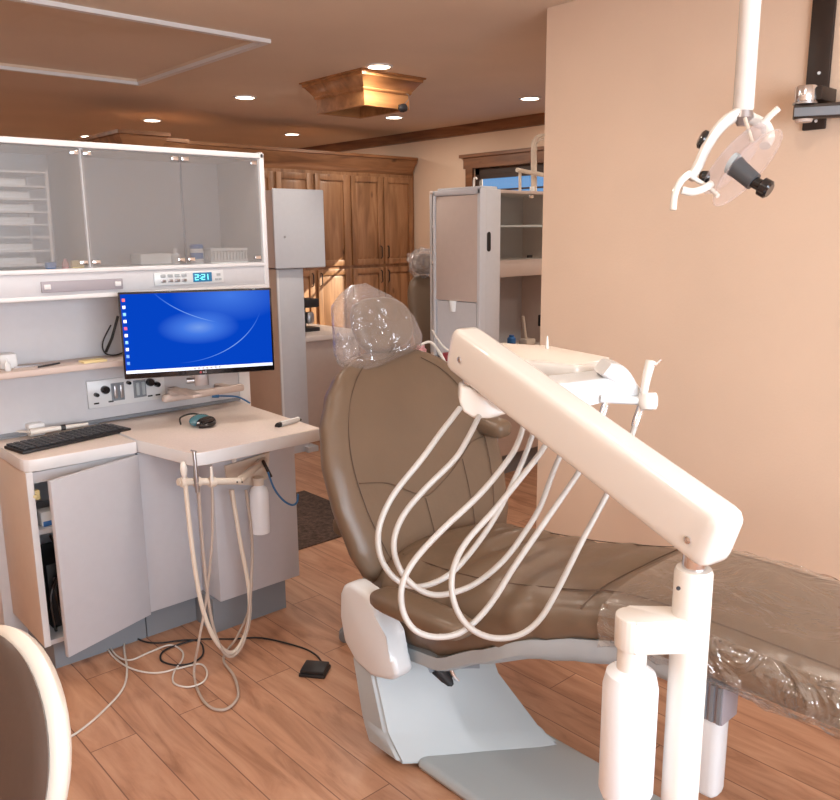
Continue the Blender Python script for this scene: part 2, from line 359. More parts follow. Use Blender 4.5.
MB().loft(rings).build('crown_moulding', M_box, cb)
p = on(403, 108, 'y', by0-.03)
k = thing('spot_camera', p, 'small black round device on the corner of the wooden ceiling box', 'camera')
MB().lathe([(.012, -.03), (.024, -.02), (.028, .0), (.024, .02), (.012, .03)], p, (1, -.3, .2), n=14).build('housing', M_black, k)
MB().tube([p+V((0, .0, .0)), p+V((-.01, .03, .02))], .006).build('bracket', M_black, k)
MB().tube([p+V((.02, 0, .03)), p+V((.045, -.005, .06)), p+V((.05, 0, .085)), p+V((.03, 0, .09))], .003, smooth=4).build('antenna', M_steel, k)

# ------------------------------------------------------------------ treatment console (rear unit at left)
GY = 3.12; BY = 3.33; X0, X1 = .30, 1.925
rc = thing('treatment_console', (1.1, 3.45, 0), 'white and grey wall console with frosted glass cabinet above the desk and monitor', 'cabinet')
bpart('back_panel', M_lam, rc, .765, X1-.06, BY, BY+.10, 0, 1.38)
bpart('end_post', M_edge, rc, X1-.058, X1, BY-.005, BY+.30, 0, 1.38, bev=.004)
b = MB(); T = .022
pts = [V((X0, GY-.008, 1.375)), V((X1, GY-.008, 1.375))]
b.box(X1-T-.004, X1, GY-.01, 3.50, 1.37, 1.945, bev=.008); b.box(X0, X1-.004, GY-.01, 3.50, 1.918, 1.94, bev=.004); b.box(X0, X0+T, GY-.01, 3.50, 1.37, 1.94); b.build('upper_frame', M_edge, rc)
bpart('cabinet_back', M_lam, rc, X0+T, X1-T, 3.48, 3.50, 1.48, 1.92)
bpart('cabinet_floor', M_edge, rc, X0+T, X1-T, GY-.012, 3.48, 1.468, 1.484, bev=.002)
bpart('fascia', M_lam, rc, X0, X1-.004, GY-.006, GY+.012, 1.385, 1.468, bev=.003)
bpart('hood_lip', M_edge, rc, X0, X1-.004, GY-.012, BY+.02, 1.372, 1.388, bev=.003)
bpart('divider', M_edge, rc, 1.15, 1.166, GY+.012, 3.48, 1.484, 1.918)
for x0, x1 in ((.33, .745), (.75, 1.148), (1.155, 1.538), (1.542, 1.893)):
    d = bpart('glass_door', M_glass, rc, x0, x1, GY-.004, GY+.001, 1.488, 1.914)
    for z in (1.497, 1.892):
        bpart('hinge', M_chrome, d, x0+.004, x0+.034, GY-.01, GY-.003, z, z+.015, bev=.002)
        bpart('hinge', M_chrome, d, x1-.036, x1-.006, GY-.01, GY-.003, z, z+.015, bev=.002)
bpart('shelf', M_lamb, rc, .78, 1.62, 3.15, BY, 1.094, 1.118, bev=.003)
M_strip = mat('strip_grey', (158, 154, 162), .45)
d = bpart('light_strip', M_strip, rc, .965, 1.265, GY-.016, GY-.006, 1.40, 1.44, bev=.002)
for x in (.985, 1.245): bpart('latch', M_edge, d, x-.012, x+.012, GY-.02, GY-.014, 1.412, 1.430, bev=.002)
cp = bpart('control_plate', M_whitec, rc, 1.395, 1.70, GY-.011, GY-.005, 1.405, 1.458, bev=.003)
for i in range(4):
    for j, z in enumerate((1.416, 1.436)):
        x = 1.42+i*.03; bpart('button', M_steel if j == 0 else M_grey, cp, x, x+.022, GY-.014, GY-.01, z, z+.012, bev=.002)
bpart('button', M_grey, cp, 1.66, 1.672, GY-.014, GY-.01, 1.416, 1.424); bpart('button', M_grey, cp, 1.676, 1.688, GY-.014, GY-.01, 1.416, 1.424); bpart('button', M_grey, cp, 1.668, 1.684, GY-.014, GY-.01, 1.434, 1.444)
lc = bpart('clock_display', M_lcd, cp, 1.56, 1.645, GY-.0135, GY-.01, 1.412, 1.45, bev=.002)
def seg7(b, ch, x, z, w, h, y):
    S = {'2': 'abged', '1': 'bc', '3': 'abgcd'}[ch]; t = .0025
    R_ = dict(a=(x, x+w, z+h-t, z+h), b=(x+w-t, x+w, z+h/2, z+h), c=(x+w-t, x+w, z, z+h/2), d=(x, x+w, z, z+t), e=(x, x+t, z, z+h/2), f=(x, x+t, z+h/2, z+h), g=(x, x+w, z+h/2-t/2, z+h/2+t/2))
    for q in S: a = R_[q]; b.box(a[0], a[1], y-.001, y, a[2], a[3])
b = MB(); yy = GY-.0135
seg7(b, '2', 1.568, 1.42, .015, .023, yy); b.box(1.589, 1.592, yy-.001, yy, 1.425, 1.428); b.box(1.589, 1.592, yy-.001, yy, 1.436, 1.439); seg7(b, '2', 1.597, 1.42, .015, .023, yy); seg7(b, '1', 1.612, 1.42, .015, .023, yy)
b.build('digits', M_lcdt, lc)
# gas plate
gp = bpart('flowmeter_plate', M_whitec, rc, 1.168, 1.50, BY-.012, BY, .905, 1.02, bev=.003)
for x, r_, z in ((1.20, .009, .962), (1.238, .017, .978), (1.432, .017, .985), (1.462, .012, .972), (1.338, .008, .995)):
    MB().lathe([(r_, 0), (r_, .018), (r_*.8, .024)], (x, BY-.012, z), (0, -1, 0), n=16).build('knob', M_blackg, gp)
for x in (1.275, 1.30, 1.37, 1.395): bpart('flow_tube', M_grey if x > 1.33 else M_steel, gp, x, x+.014, BY-.02, BY-.012, .935, .99, bev=.003)
for x in (1.265, 1.36): bpart('tube_window', M_toe, gp, x, x+.055, BY-.0135, BY-.0118, .925, 1.0)
for x in (1.19, 1.25, 1.42, 1.455): bpart('toggle', M_black, gp, x, x+.02, BY-.016, BY-.012, .922, .928)

# rack with packs behind the left glass door
rk = thing('wire_rack', (.8, 3.2, 1.484), 'white wire rack of trays behind the left frosted glass door', 'rack')
b = MB(); RX0, RX1 = .56, 1.04
for y in (3.19, 3.42):
    for x in (RX0, RX1): b.tube([(x, y, 1.485), (x+.008, y, 1.835)], .006)
b.build('frame', M_edge, rk)
zs = [1.50, 1.55, 1.60, 1.645, 1.69, 1.735, 1.78, 1.83]
for z in zs: bpart('wire_shelf', M_edge, rk, RX0, RX1+.004, 3.185, 3.43, z-.004, z+.002)
first = None
for i, z in enumerate(zs[:-1]):
    if i in (2,): continue
    loc = V((.79+.01*math.sin(i*5), 3.30, z+.002))
    lab = 'pale blue tray pack on the rack behind left glass, ' + ['lowest', 'second from bottom', '', 'third from bottom', 'third from top', 'second from top', 'topmost'][i]
    if first is None:
        first = thing('tray_pack', loc, lab, 'tray', 'tray packs on the wire rack'); MB().box(-.2, .2, -.09, .1, 0, .024, bev=.004).build('tray', M_paper, first, local=True)
    else: copy_thing(first, loc, lab)
# things on the glass cabinet floor
def simple(name, lab, cat, fn, m, loc, **k):
    b = MB(); fn(b); o = b.build(name, m, None); o.location = loc; return tag(o, lab, cat, **k)
tb = thing('wipes_tub', (1.625, 3.19, 1.484), 'white cylindrical tub with blue lid behind the frosted glass', 'tub')
MB().lathe([(.024, 0), (.026, .003), (.026, .06), (.022, .063)], (0, 0, 0), n=20).build('tub_body', M_paper, tb, local=True)
MB().lathe([(.0265, .02), (.0267, .045)], (0, 0, 0), n=20, cap=False).build('tub_label', M_bluep, tb, local=True)
MB().lathe([(.027, .062), (.027, .075), (.02, .08)], (0, 0, 0), n=20).build('lid', M_bluep, tb, local=True)
bk = thing('storage_basket', (1.76, 3.22, 1.484), 'white ribbed plastic basket behind glass at the right end', 'basket')
b = MB(); b.box(-.085, .085, -.06, .06, 0, .005)
for k in range(12):
    a = -.082+k*.0149; b.box(a-.003, a+.003, -.062, -.058, 0, .06); b.box(a-.003, a+.003, .058, .062, 0, .06)
for k in range(8):
    a = -.055+k*.0157
    b.box(-.087, -.083, a-.003, a+.003, 0, .06); b.box(.083, .087, a-.003, a+.003, 0, .06)
for a in ((-.088, .088, -.063, -.057), (-.088, .088, .057, .063), (-.088, -.082, -.06, .06), (.082, .088, -.06, .06)): b.box(*a, .052, .062); b.box(*a, 0, .012)
b.build('basket_body', M_paper, bk, local=True); MB().box(-.078, .078, -.053, .053, .006, .045, bev=.01).build('contents', M_paper, bk, local=True)
simple('tissue_box', 'white low box behind the middle frosted glass door', 'box', lambda b: b.box(-.07, .07, -.05, .05, 0, .045, bev=.005), M_paper, (1.45, 3.24, 1.484))
bo = thing('spray_bottle', (1.525, 3.18, 1.484), 'small white bottle standing at the seam of two glass doors', 'bottle')
MB().lathe([(.016, 0), (.018, .004), (.018, .035), (.008, .045), (.008, .055)], (0, 0, 0), n=16).build('bottle_body', M_paper, bo, local=True); MB().lathe([(.009, .055), (.009, .066)], (0, 0, 0), n=12).build('cap', M_paper, bo, local=True)
simple('pink_pouch', 'dark pink pouch standing behind the white tub', 'pouch', lambda b: b.box(-.02, .02, -.01, .01, 0, .075, bev=.006), M_red, (1.70, 3.32, 1.484))
simple('small_box', 'little orange and white box at the foot of the glass divider', 'box', lambda b: b.box(-.022, .022, -.012, .012, 0, .028, bev=.002), M_yellow, (1.115, 3.15, 1.484))
simple('vial', 'small pink vial left of the orange box behind glass', 'vial', lambda b: b.lathe([(.012, 0), (.012, .02), (.006, .028), (.006, .035)], (0, 0, 0), n=12), M_pink, (1.075, 3.16, 1.484))
simple('pouch', 'small blue pouch at the foot of the wire rack', 'pouch', lambda b: b.box(-.018, .018, -.012, .012, 0, .024, bev=.005), M_bluep, (1.02, 3.155, 1.484))
# things on the open shelf
SZ = 1.118
simple('dispenser_box', 'small white box on the open shelf at the left edge', 'box', lambda b: b.box(-.03, .03, -.03, .03, 0, .055, bev=.006), M_paper, (.865, 3.27, SZ))
ps = thing('glue_bottle', (.845, 3.19, SZ), 'tiny white nozzle bottle standing in front of the small white box', 'bottle')
MB().lathe([(.009, 0), (.011, .003), (.011, .025), (.004, .034)], (0, 0, 0), n=12).build('bottle_body', M_whitec, ps, local=True); MB().lathe([(.004, .034), (.002, .048)], (0, 0, 0), n=10).build('nozzle', M_whitec, ps, local=True)
simple('pen', 'black pen lying on the open shelf', 'pen', lambda b: b.tube([(-.045, -.02, .006), (.045, .02, .006)], lambda t: .0055 if .06 < t < .94 else .0035, n=8, smooth=0), M_black, (.99, 3.19, SZ))
simple('tweezers', 'steel tweezers lying beside the black pen on the shelf', 'tweezers', lambda b: b.box(-.06, .04, -.004, .004, 0, .006).box(-.06, .04, .006, .012, 0, .006), M_steel, (.94, 3.24, SZ))
simple('notepad', 'yellow note pad on the open shelf left of the monitor', 'notepad', lambda b: b.box(-.045, .045, -.03, .03, 0, .008, bev=.001), M_yellow, (1.155, 3.19, SZ))

# ------------------------------------------------------------------ monitor
mc = (at(121, 335, 3.10)+at(273, 331, 3.29))/2
dx = (at(273, 331, 3.29)-at(121, 335, 3.10)); MW = dx.length/2; rz = math.atan2(dx.y, dx.x)
MH = .168
mo = thing('monitor', (mc.x, mc.y, mc.z-MH-.05), 'black framed monitor showing a blue desktop, mounted above the desk', 'monitor', rz=rz)
zc = MH+.05
MB().box(-MW, MW, 0, .022, zc-MH, zc+MH, bev=.004).box(-MW*.6, MW*.6, .02, .045, zc-MH*.6, zc+MH*.5, bev=.01).build('bezel', M_blackg, mo, local=True)
def screen_mat():
    m = bpy.data.materials.new('screen'); m.use_nodes = True; nt = m.node_tree; nt.nodes.clear(); N = nt.nodes.new; L = nt.links.new
    o = N('ShaderNodeOutputMaterial'); e = N('ShaderNodeEmission'); e.inputs[1].default_value = .74; L(e.outputs[0], o.inputs[0])
    tc = N('ShaderNodeTexCoord'); sp = N('ShaderNodeSeparateXYZ'); L(tc.outputs['Generated'], sp.inputs[0])
    def math_(op, a, b=None, c=None):
        n = N('ShaderNodeMath'); n.operation = op
        for i, v in enumerate((a, b, c)):
            if v is None: continue
            if isinstance(v, (int, float)): n.inputs[i].default_value = v
            else: L(v, n.inputs[i])
        return n.outputs[0]
    x, z = sp.outputs[0], sp.outputs[2]
    def ell(cx, cz, a, b):
        u = math_('DIVIDE', math_('SUBTRACT', x, cx), a); v = math_('DIVIDE', math_('SUBTRACT', z, cz), b)
        return math_('SQRT', math_('ADD', math_('MULTIPLY', u, u), math_('MULTIPLY', v, v)))
    def ring(cx, cz, a, b, w):
        return math_('MAXIMUM', math_('SUBTRACT', 1, math_('DIVIDE', math_('ABSOLUTE', math_('SUBTRACT', ell(cx, cz, a, b), 1)), w)), 0)
    def blob(cx, cz, a, b):
        return math_('MAXIMUM', math_('SUBTRACT', 1, ell(cx, cz, a, b)), 0)
    g = math_('MULTIPLY', math_('ADD', blob(.5, .55, .28, .22), math_('MULTIPLY', blob(.72, .95, .4, .35), .6)), .75)
    msk = blob(.75, .3, .45, .45); msk2 = blob(.42, .82, .3, .3)
    g = math_('ADD', g, math_('ADD', math_('MULTIPLY', math_('MULTIPLY', ring(.35, .95, .6, .85, .008), msk), 1.4), math_('MULTIPLY', math_('MULTIPLY', ring(.9, 1.5, .8, .95, .008), msk2), 1.2)))
    rp = N('ShaderNodeValToRGB'); q = rp.color_ramp.elements; q[0].color = lin((6, 72, 206)); q[1].color = lin((150, 190, 255)); k = q.new(.45); k.color = lin((72, 128, 240)); L(g, rp.inputs[0]); L(rp.outputs[0], e.inputs[0]); return m
sc_ = MB().box(-MW+.008, MW-.008, -.001, .001, zc-MH+.022, zc+MH-.008).build('screen', screen_mat(), mo, local=True)
M_tb = mat('taskbar', (215, 225, 240), .5, emis=(205, 222, 245), estr=.55)
MB().box(-MW+.008, MW-.008, -.0018, -.0005, zc-MH+.022, zc-MH+.034).build('taskbar', M_tb, sc_, local=True)
cols = [(220, 90, 90), (240, 240, 250), (120, 190, 250), (240, 240, 250), (200, 80, 120), (250, 250, 255), (120, 180, 240), (230, 240, 250), (110, 160, 230), (90, 150, 240)]
for i, c_ in enumerate(cols):
    mi = mat('desktop_icon', c_, .5, emis=c_, estr=.5); z = zc+MH-.03-i*.027
    MB().box(-MW+.013, -MW+.024, -.002, -.0005, z-.006, z+.006, bev=.0004).build('desktop_icon', mi, sc_, local=True)
for i in range(7):
    MB().box(-.03+i*.016, -.03+i*.016+.009, -.0024, -.0016, zc-MH+.0245, zc-MH+.0315).build('taskbar_icon', MATS['steel' if 0 else 'brushed_metal'], sc_, local=True)
M_logo = mat('maker_logo', (210, 205, 210), .4, emis=(210, 205, 210), estr=.2)
def text(s, size, m, parent, loc, rot, name='maker_logo', ext=.0004):
    cu = bpy.data.curves.new('t', 'FONT'); cu.body = s; cu.size = size; cu.extrude = ext; cu.align_x = 'CENTER'; cu.align_y = 'CENTER'
    ob = bpy.data.objects.new('t', cu); COL.objects.link(ob); me = bpy.data.meshes.new_from_object(ob); bpy.data.objects.remove(ob); me.materials.clear(); me.materials.append(m)
    o = bpy.data.objects.new(name, me); COL.objects.link(o); o.parent = parent; o.location = loc; o.rotation_euler = rot; return o
MB().lathe([(.0048, 0), (.0048, .001)], (-.004, 0, zc-MH+.011), (0, -1, 0), n=16).build('maker_logo', MATS['dark_red'], mo, local=True)
text('LG', .011, M_logo, mo, (.012, -.0008, zc-MH+.011), (R(90), 0, 0))
MB().box(-.028, .028, .03, .06, zc-MH-.05, zc-MH+.06, bev=.004).lathe([(.012, 0), (.012, .03)], (-.028, .045, zc-MH-.028), (-1, 0, 0), n=12).build('neck', M_steel, mo, local=True)
br = MB(); br.box(1.44, 1.825, 3.20, 3.232, .908, .94, bev=.01, seg=3); br.box(1.56, 1.60, 3.225, BY, .912, .935); br.box(1.74, 1.78, 3.225, BY, .912, .935); br.box(mc.x-.02, mc.x+.02, mc.y+.05, 3.23, .955, .968, bev=.003); br.box(mc.x-.02, mc.x+.02, 3.205, 3.23, .93, .968)
br.build('mount_bar', M_lamb, mo)
cb2 = tag(MB().tube([on(118, 316, 'y', 3.31), on(112, 338, 'y', 3.32), on(106, 352, 'y', 3.30)], .006).tube(spline([on(111, 325, 'y', 3.31), on(103, 342, 'y', 3.31), on(105, 353, 'y', 3.29), on(116, 355, 'y', 3.29), on(128, 350, 'y', 3.30)], 5), .003).build('monitor_cable', M_black), 'black cables hanging behind the left edge of the monitor', 'cable')

# ------------------------------------------------------------------ worktops
WT = .84
lw = MB(); a = .05; outl = [V((.795, 3.33, .79)), V((.795, 2.99, .79)), V((.80, 2.965, .79)), V((.815, 2.948, .79)), V((.84, 2.94, .79)), V((1.198, 2.935, .79)), V((1.198, 3.33, .79))]
lw.prism(outl, (0, 0, .045), bev=.004); tag(lw.build('worktop', M_top), 'beige left worktop with rounded corner under the keyboard', 'worktop')
rw = MB(); outl = [V((1.203, 3.33, .79)), V((1.203, 2.944, .79)), V((1.262, 2.64, .79)), V((1.275, 2.605, .79)), V((1.31, 2.60, .79)), V((1.818, 2.60, .79)), V((1.85, 3.33, .79))]
rw.prism(outl, (0, 0, .05), bev=.004); tag(rw.build('worktop', M_top), 'beige right worktop with angled corner holding the teal goggles', 'worktop')
tag(MB().box(.80, 1.865, BY-.012, BY, .842, .856).build('seal_strip', M_toe), 'thin dark strip along the back edge of the beige worktops', 'strip')
for o in list(bpy.data.objects):
    if o.name.startswith('worktop'):
        o.data.materials.append(M_edge)
        for f in o.data.polygons:
            if abs(f.normal.z) < .5: f.material_index = 1
# left lower cabinet, door ajar
lc_ = thing('base_cabinet', (1.0, 3.0, 0), 'low grey cabinet with its door hanging open, under the keyboard', 'cabinet')
b = MB(); b.box(.80, .818, 2.952, 3.329, .125, .79, bev=.001); b.build('side_panel', M_lamlit, lc_)
bpart('front_edge', M_edge, lc_, .80, .822, 2.946, 2.953, .125, .79)
bpart('side_panel', M_lam, lc_, 1.184, 1.20, 2.96, 3.329, .125, .79); bpart('bottom_panel', M_lam, lc_, .818, 1.184, 2.952, 3.329, .125, .143)
bpart('top_rail', M_lam, lc_, .822, 1.184, 2.955, 2.97, .745, .785); bpart('rear_panel', M_lam, lc_, .818, 1.184, 3.31, 3.329, .143, .79)
bpart('inner_shelf', M_lam, lc_, .818, 1.184, 2.975, 3.31, .545, .563)
bpart('toe_kick', M_toe, lc_, .845, 1.20, 3.0, 3.32, 0, .125)
h = V((1.192, 2.945, 0)); e_ = V((.832, 2.825, 0)); dd = (e_-h).normalized(); nn = V((-dd.y, dd.x, 0)); 
if nn.y > 0: nn = -nn
b = MB(); b.prism([h+V((0, 0, .128)), e_+V((0, 0, .128)), e_+nn*.018+V((0, 0, .128)), h+nn*.018+V((0, 0, .128))], (0, 0, .655), bev=.0015)
dr = b.build('cabinet_door', M_lamd, lc_)
for z in (.24, .68): bpart('hinge', M_steel, dr, 1.16, 1.185, 2.94, 2.98, z, z+.04, bev=.004)
MB().lathe([(.006, 0), (.009, -.012), (.006, -.02)], (.822, 2.965, .70), (0, 1, 0), n=10).box(.82, .845, 2.962, 2.985, .68, .715, bev=.004).build('door_catch', M_yellow, lc_)
px_ = thing('power_strip', (.90, 3.03, .563), 'white and blue box on the inner shelf of the open cabinet', 'box')
MB().box(-.05, .05, -.03, .03, 0, .055, bev=.006).build('box_body', M_paper, px_, local=True); MB().box(-.045, .04, -.032, .02, 0, .02, bev=.003).build('blue_band', M_bluep, px_, local=True)
cbx = thing('computer_tower', (.98, 3.16, .143), 'black computer box with loose cables inside the open cabinet', 'computer')
MB().box(.86, 1.12, 3.04, 3.28, .143, .40, bev=.006).build('case', M_black, cbx)
b = MB(); random.seed(4)
for k in range(5): b.tube([V((.86+.03*k, 3.0, .15)), V((.85+.02*k, 2.985, .3+.03*k)), V((.90+.02*k, 2.99, .42)), V((.88+.03*k, 3.02, .52-.03*k))], .005, n=6, smooth=5)
b.build('cable_loom', M_blackg, cbx); bpart('port_row', M_steel, cbx, .88, .95, 3.036, 3.042, .33, .345)
# middle and right lower cabinet
rb = thing('base_cabinet', (1.5, 2.9, 0), 'grey stepped pedestal cabinet under the right worktop, behind the hanging hoses', 'cabinet')
bpart('front_panel', M_lamd, rb, 1.204, 1.44, 2.953, 2.972, .125, .785, bev=.001); bpart('carcass', M_lam, rb, 1.205, 1.81, 2.972, 3.329, .125, .79)
bpart('pedestal_box', M_lamd, rb, 1.435, 1.815, 2.80, 2.972, .148, .79, bev=.0015)
bpart('toe_kick', M_toe, rb, 1.205, 1.44, 3.0, 3.32, 0, .125); bpart('toe_kick', M_toe, rb, 1.42, 1.765, 2.84, 3.3, 0, .148)

# ------------------------------------------------------------------ keyboard and things on the desk
kp = [on(2, 447, 'z', .842), on(118, 423, 'z', .842), on(131, 430, 'z', .842), on(17, 455, 'z', .842)]
kc = (kp[0]+kp[1]+kp[2]+kp[3])/4; kd = (kp[1]-kp[0]); krz = math.atan2((kp[2]-kp[3]).y, (kp[2]-kp[3]).x)
kb = thing('keyboard', (kc.x-.0, kc.y, .836), 'black computer keyboard on the beige left worktop', 'keyboard', rz=krz)
KW, KD = .22, .07
MB().box(-KW, KW, -KD, KD, 0, .012, bev=.004).build('keyboard_case', M_black, kb, local=True)
M_key = mat('key_black', (44, 44, 48), .4); kme = None
for r_ in range(6):
    for c_ in range(16):
        x = -KW+.019+c_*.0255; y = -KD+.016+r_*.0225
        if kme is None:
            k0 = MB().box(-.0105, .0105, -.009, .009, 0, .007, bev=.002).build('key', M_key, kb, local=True); kme = k0.data
        else: k0 = bpy.data.objects.new('key', kme); COL.objects.link(k0); k0.parent = kb
        k0.location = (x, y, .0115)
wd = thing('intraoral_camera', on(45, 433, 'z', .86), 'white handheld scanner with a black tip lying behind the keyboard', 'dental scanner')
a_, b_ = on(30, 432, 'z', .862), on(88, 424, 'z', .862)
MB().tube([a_, a_.lerp(b_, .35), a_.lerp(b_, .55), b_], lambda t: .013-.006*t, n=12, smooth=4).build('wand', M_white, wd)
MB().tube([a_.lerp(b_, .52), a_.lerp(b_, .60)], .012, n=12).build('ring', M_black, wd)
c0 = on(36, 434, 'z', .84); MB().box(c0.x-.03, c0.x+.03, c0.y-.025, c0.y+.025, .836, .885, bev=.006).build('cradle', M_paper, wd)
MB().tube([a_, on(15, 432, 'z', .855), on(0, 438, 'z', .842), on(-15, 440, 'z', .842)], .005, smooth=5).build('cord', M_white, wd)
# goggles
g0 = on(200, 426, 'z', .84)
gg = thing('safety_goggles', g0, 'teal tinted safety goggles with black frame on the right worktop', 'goggles', rz=R(20))
b = MB(); 
for k in range(1):
    rings = []
    for i in range(9):
        t = i/8; rr = math.sin(PI*(.12+.8*t)); rings.append([V((.055*rr*math.cos(q)+.02*t, -.035+.09*t, .022+.024*rr*math.sin(q))) for q in [2*PI*j/14 for j in range(14)]])
    b.loft(rings)
b.build('lens', M_teal, gg, local=True)
MB().tube([(-.045, -.035, .012), (0, -.062, .012), (.045, -.035, .012), (.03, -.03, .03), (-.03, -.03, .03), (-.045, -.035, .012)], .009, n=8, smooth=4).box(-.03, .03, -.05, -.01, .004, .034, bev=.008).build('frame', M_blackg, gg, local=True)
MB().tube([(-.045, .06, .01), (-.02, .085, .03), (.04, .088, .034), (.085, .075, .022), (.088, .06, .006)], .0035, smooth=4).build('temple', M_black, gg, local=True)
dv0, dv1 = on(277, 426, 'z', .845), on(299, 420, 'z', .845)
dv = thing('handheld_device', (dv0+dv1)/2-V((0, 0, .005)), 'small white device with dark ends near the worktop right edge', 'device')
MB().tube([dv0.lerp(dv1, .12), dv0.lerp(dv1, .92)], .012, n=8, flat=1.7).build('device_body', M_paper, dv)
MB().tube([dv0.lerp(dv1, .0), dv0.lerp(dv1, .22)], .0115, n=8, flat=1.5).build('end_cap', M_black, dv)
MB().tube([dv0.lerp(dv1, .92), dv0.lerp(dv1, 1.08)], .0055, n=8).build('end_cap', M_black, dv)
# blue cord behind monitor stand
tag(MB().tube([on(214, 396, 'y', 3.32), on(225, 396, 'y', 3.30), on(238, 397, 'y', 3.27), on(250, 403, 'y', 3.22)], .004, smooth=5).tube([on(212, 396, 'y', 3.325), on(219, 396, 'y', 3.31)], .008, n=10).build('network_cable', M_blue), 'short blue cable plugged in above the back of the worktop', 'cable')

# ------------------------------------------------------------------ assistant instrument arm
AY = 2.70
ai = thing('instrument_arm', on(250, 480, 'y', 2.78), 'cream tubular instrument holder arm under the worktop front', 'instrument holder')
a0, a1, a2 = on(178, 482, 'y', 2.585), on(239, 481, 'y', 2.585), on(264, 460, 'y', 2.79)
MB().tube([a0, a1], .013, n=14).tube([a1, a2], .015, n=14).build('holder_tube', M_tube, ai)
pl0 = [on(225, 466, 'y', 2.788), on(270, 452, 'y', 2.788), on(268, 478, 'y', 2.788), on(256, 486, 'y', 2.788), on(228, 484, 'y', 2.788)]
MB().prism(pl0, (0, .012, 0), bev=.003).build('mount_plate', M_tube, ai)
for px in (184, 197, 212):
    c0 = on(px, 482, 'y', 2.575); MB().lathe([(.017, -.012), (.019, -.008), (.019, .008), (.017, .012)], c0, (1, 0, 0), n=14).build('holster', M_tube, ai)
for px in (238, 243):
    c0 = on(px-1, 482, 'y', 2.571); MB().lathe([(.003, 0), (.003, .003)], c0, (0, -1, 0), n=8).build('screw', M_black, ai)
MB().box(0, .05, 0, .04, 0, .04, bev=.008, mx=Matrix.Translation(on(222, 462, 'y', 2.76))).build('valve_block', M_hosed, ai)
MB().lathe([(.009, 0), (.012, .02), (.008, .03)], on(234, 462, 'y', 2.74), (0, 0, 1), n=12).build('valve_stem', M_white, ai)
def hang(name, lab, px, m, r_, path, tip, cat='dental hose', y=2.565):
    t = thing(name, on(px, 470, 'y', y), lab, cat, 'instruments hanging on the cream holder arm'); tip(t); MB().tube([on(a, b, 'z', .008) if c is None else on(a, b, 'y', y+c) for a, b, c in path], r_, n=8, smooth=6).build('hose', m, t); return t
hang('suction_handpiece', 'white oval suction tip leftmost on the cream holder arm', 184, M_tube, .0085,
     [(185, 480, 0), (190, 530, 0), (196, 575, 0), (203, 610, 0), (214, 638, 0), (227, 652, .02), (238, 648, .05), (248, 625, .08), (249, 590, .1), (240, 540, .12), (232, 490, .14)],
     lambda t: MB().lathe([(.006, 0), (.011, .015), (.013, .035), (.009, .055), (.004, .062)], on(184.5, 478, 'y', 2.565), (-.03, 0, 1), n=14).build('tip', M_white, t))
hang('suction_handpiece', 'slim grey metal suction handle, second on the cream holder arm', 197, M_hosed, .006,
     [(198, 482, 0), (202, 540, 0), (207, 590, 0), (214, 630, 0), (226, 655, .01), (238, 652, .03), (247, 630, .06), (251, 590, .09), (252, 540, .12), (246, 490, .14)],
     lambda t: MB().lathe([(.008, 0), (.009, .03), (.0085, .085), (.0065, .095), (.0068, .145), (.004, .152)], on(197.5, 492, 'y', 2.565), (-.02, 0, 1), n=12).lathe([(.004, 0), (.003, .022)], on(196.2, 452, 'y', 2.565), (-1, 0, .5), n=8).build('handle', M_steel, t))
hang('water_syringe', 'slim white syringe with white tip, third on the cream holder arm', 212, M_hosed, .005,
     [(212, 480, 0), (212, 540, 0), (206, 600, .0), (199, 640, 0), (194, 672, None), (199, 693, None), (210, 707, None), (226, 709, None), (238, 696, None), (234, 676, None), (224, 662, None), (226, 652, None), (238, 635, .13), (250, 600, .12), (240, 540, .13), (230, 490, .14)],
     lambda t: MB().lathe([(.007, 0), (.008, .015), (.006, .03), (.005, .06)], on(212, 483, 'y', 2.565), (0, 0, 1), n=12).build('handle', M_white, t))
cw = thing('water_bottle', on(261, 535, 'y', 2.74), 'milky white water bottle hanging under the instrument arm', 'bottle')
c0 = on(261, 533, 'y', 2.74); MB().lathe([(.026, 0), (.036, .004), (.038, .02), (.038, .17), (.032, .19), (.02, .20), (.02, .215)], c0-V((0, 0, .0)), n=22).build('bottle_body', M_bottle, cw)
MB().lathe([(.022, .205), (.022, .235)], c0, n=18).build('cap', M_tube, cw)
bc = thing('air_hose', on(265, 466, 'y', 2.70), 'blue hose with brass fitting curving beside the pedestal cabinet', 'hose')
MB().tube([on(a, b, 'y', 2.70) for a, b in ((268, 472), (274, 488), (283, 500), (292, 505), (297, 502), (298, 494))], .0042, n=8, smooth=6).build('hose_run', M_blue, bc)
MB().tube([on(263, 461, 'y', 2.74), on(266, 467, 'y', 2.71), on(271, 477, 'y', 2.70)], .007, n=10).build('fitting', M_brownmetal, bc)

# ------------------------------------------------------------------ foot pedal and floor cables
fp = thing('foot_pedal', on(315, 672, 'z', 0), 'flat black square foot pedal on the wood floor', 'foot pedal', rz=R(-52))
MB().box(-.05, .05, -.045, .045, 0, .012, bev=.004).build('base_plate', M_black, fp, local=True); MB().box(-.046, .046, -.04, .04, .011, .026, bev=.005).build('tread', M_black, fp, local=True)
MB().tube([on(a, b, 'z', .006) for a, b in ((322, 663), (316, 655), (300, 647), (262, 638), (232, 639), (205, 639), (190, 641), (165, 650), (161, 660), (175, 665), (192, 663), (203, 654), (200, 642), (186, 640), (158, 643), (140, 640), (127, 630))], .0035, smooth=6).build('pedal_cord', M_black, fp)
def fl(px): return [on(a, b, 'z', .005) for a, b in px]
tag(MB().tube(fl([(60, 742), (78, 732), (100, 714), (122, 690), (127, 670), (124, 648), (126, 632)]), .004, smooth=6).build('floor_cable', M_cable), 'pale cable running forward from the open cabinet towards the stool', 'cable', 'pale cables on the floor')
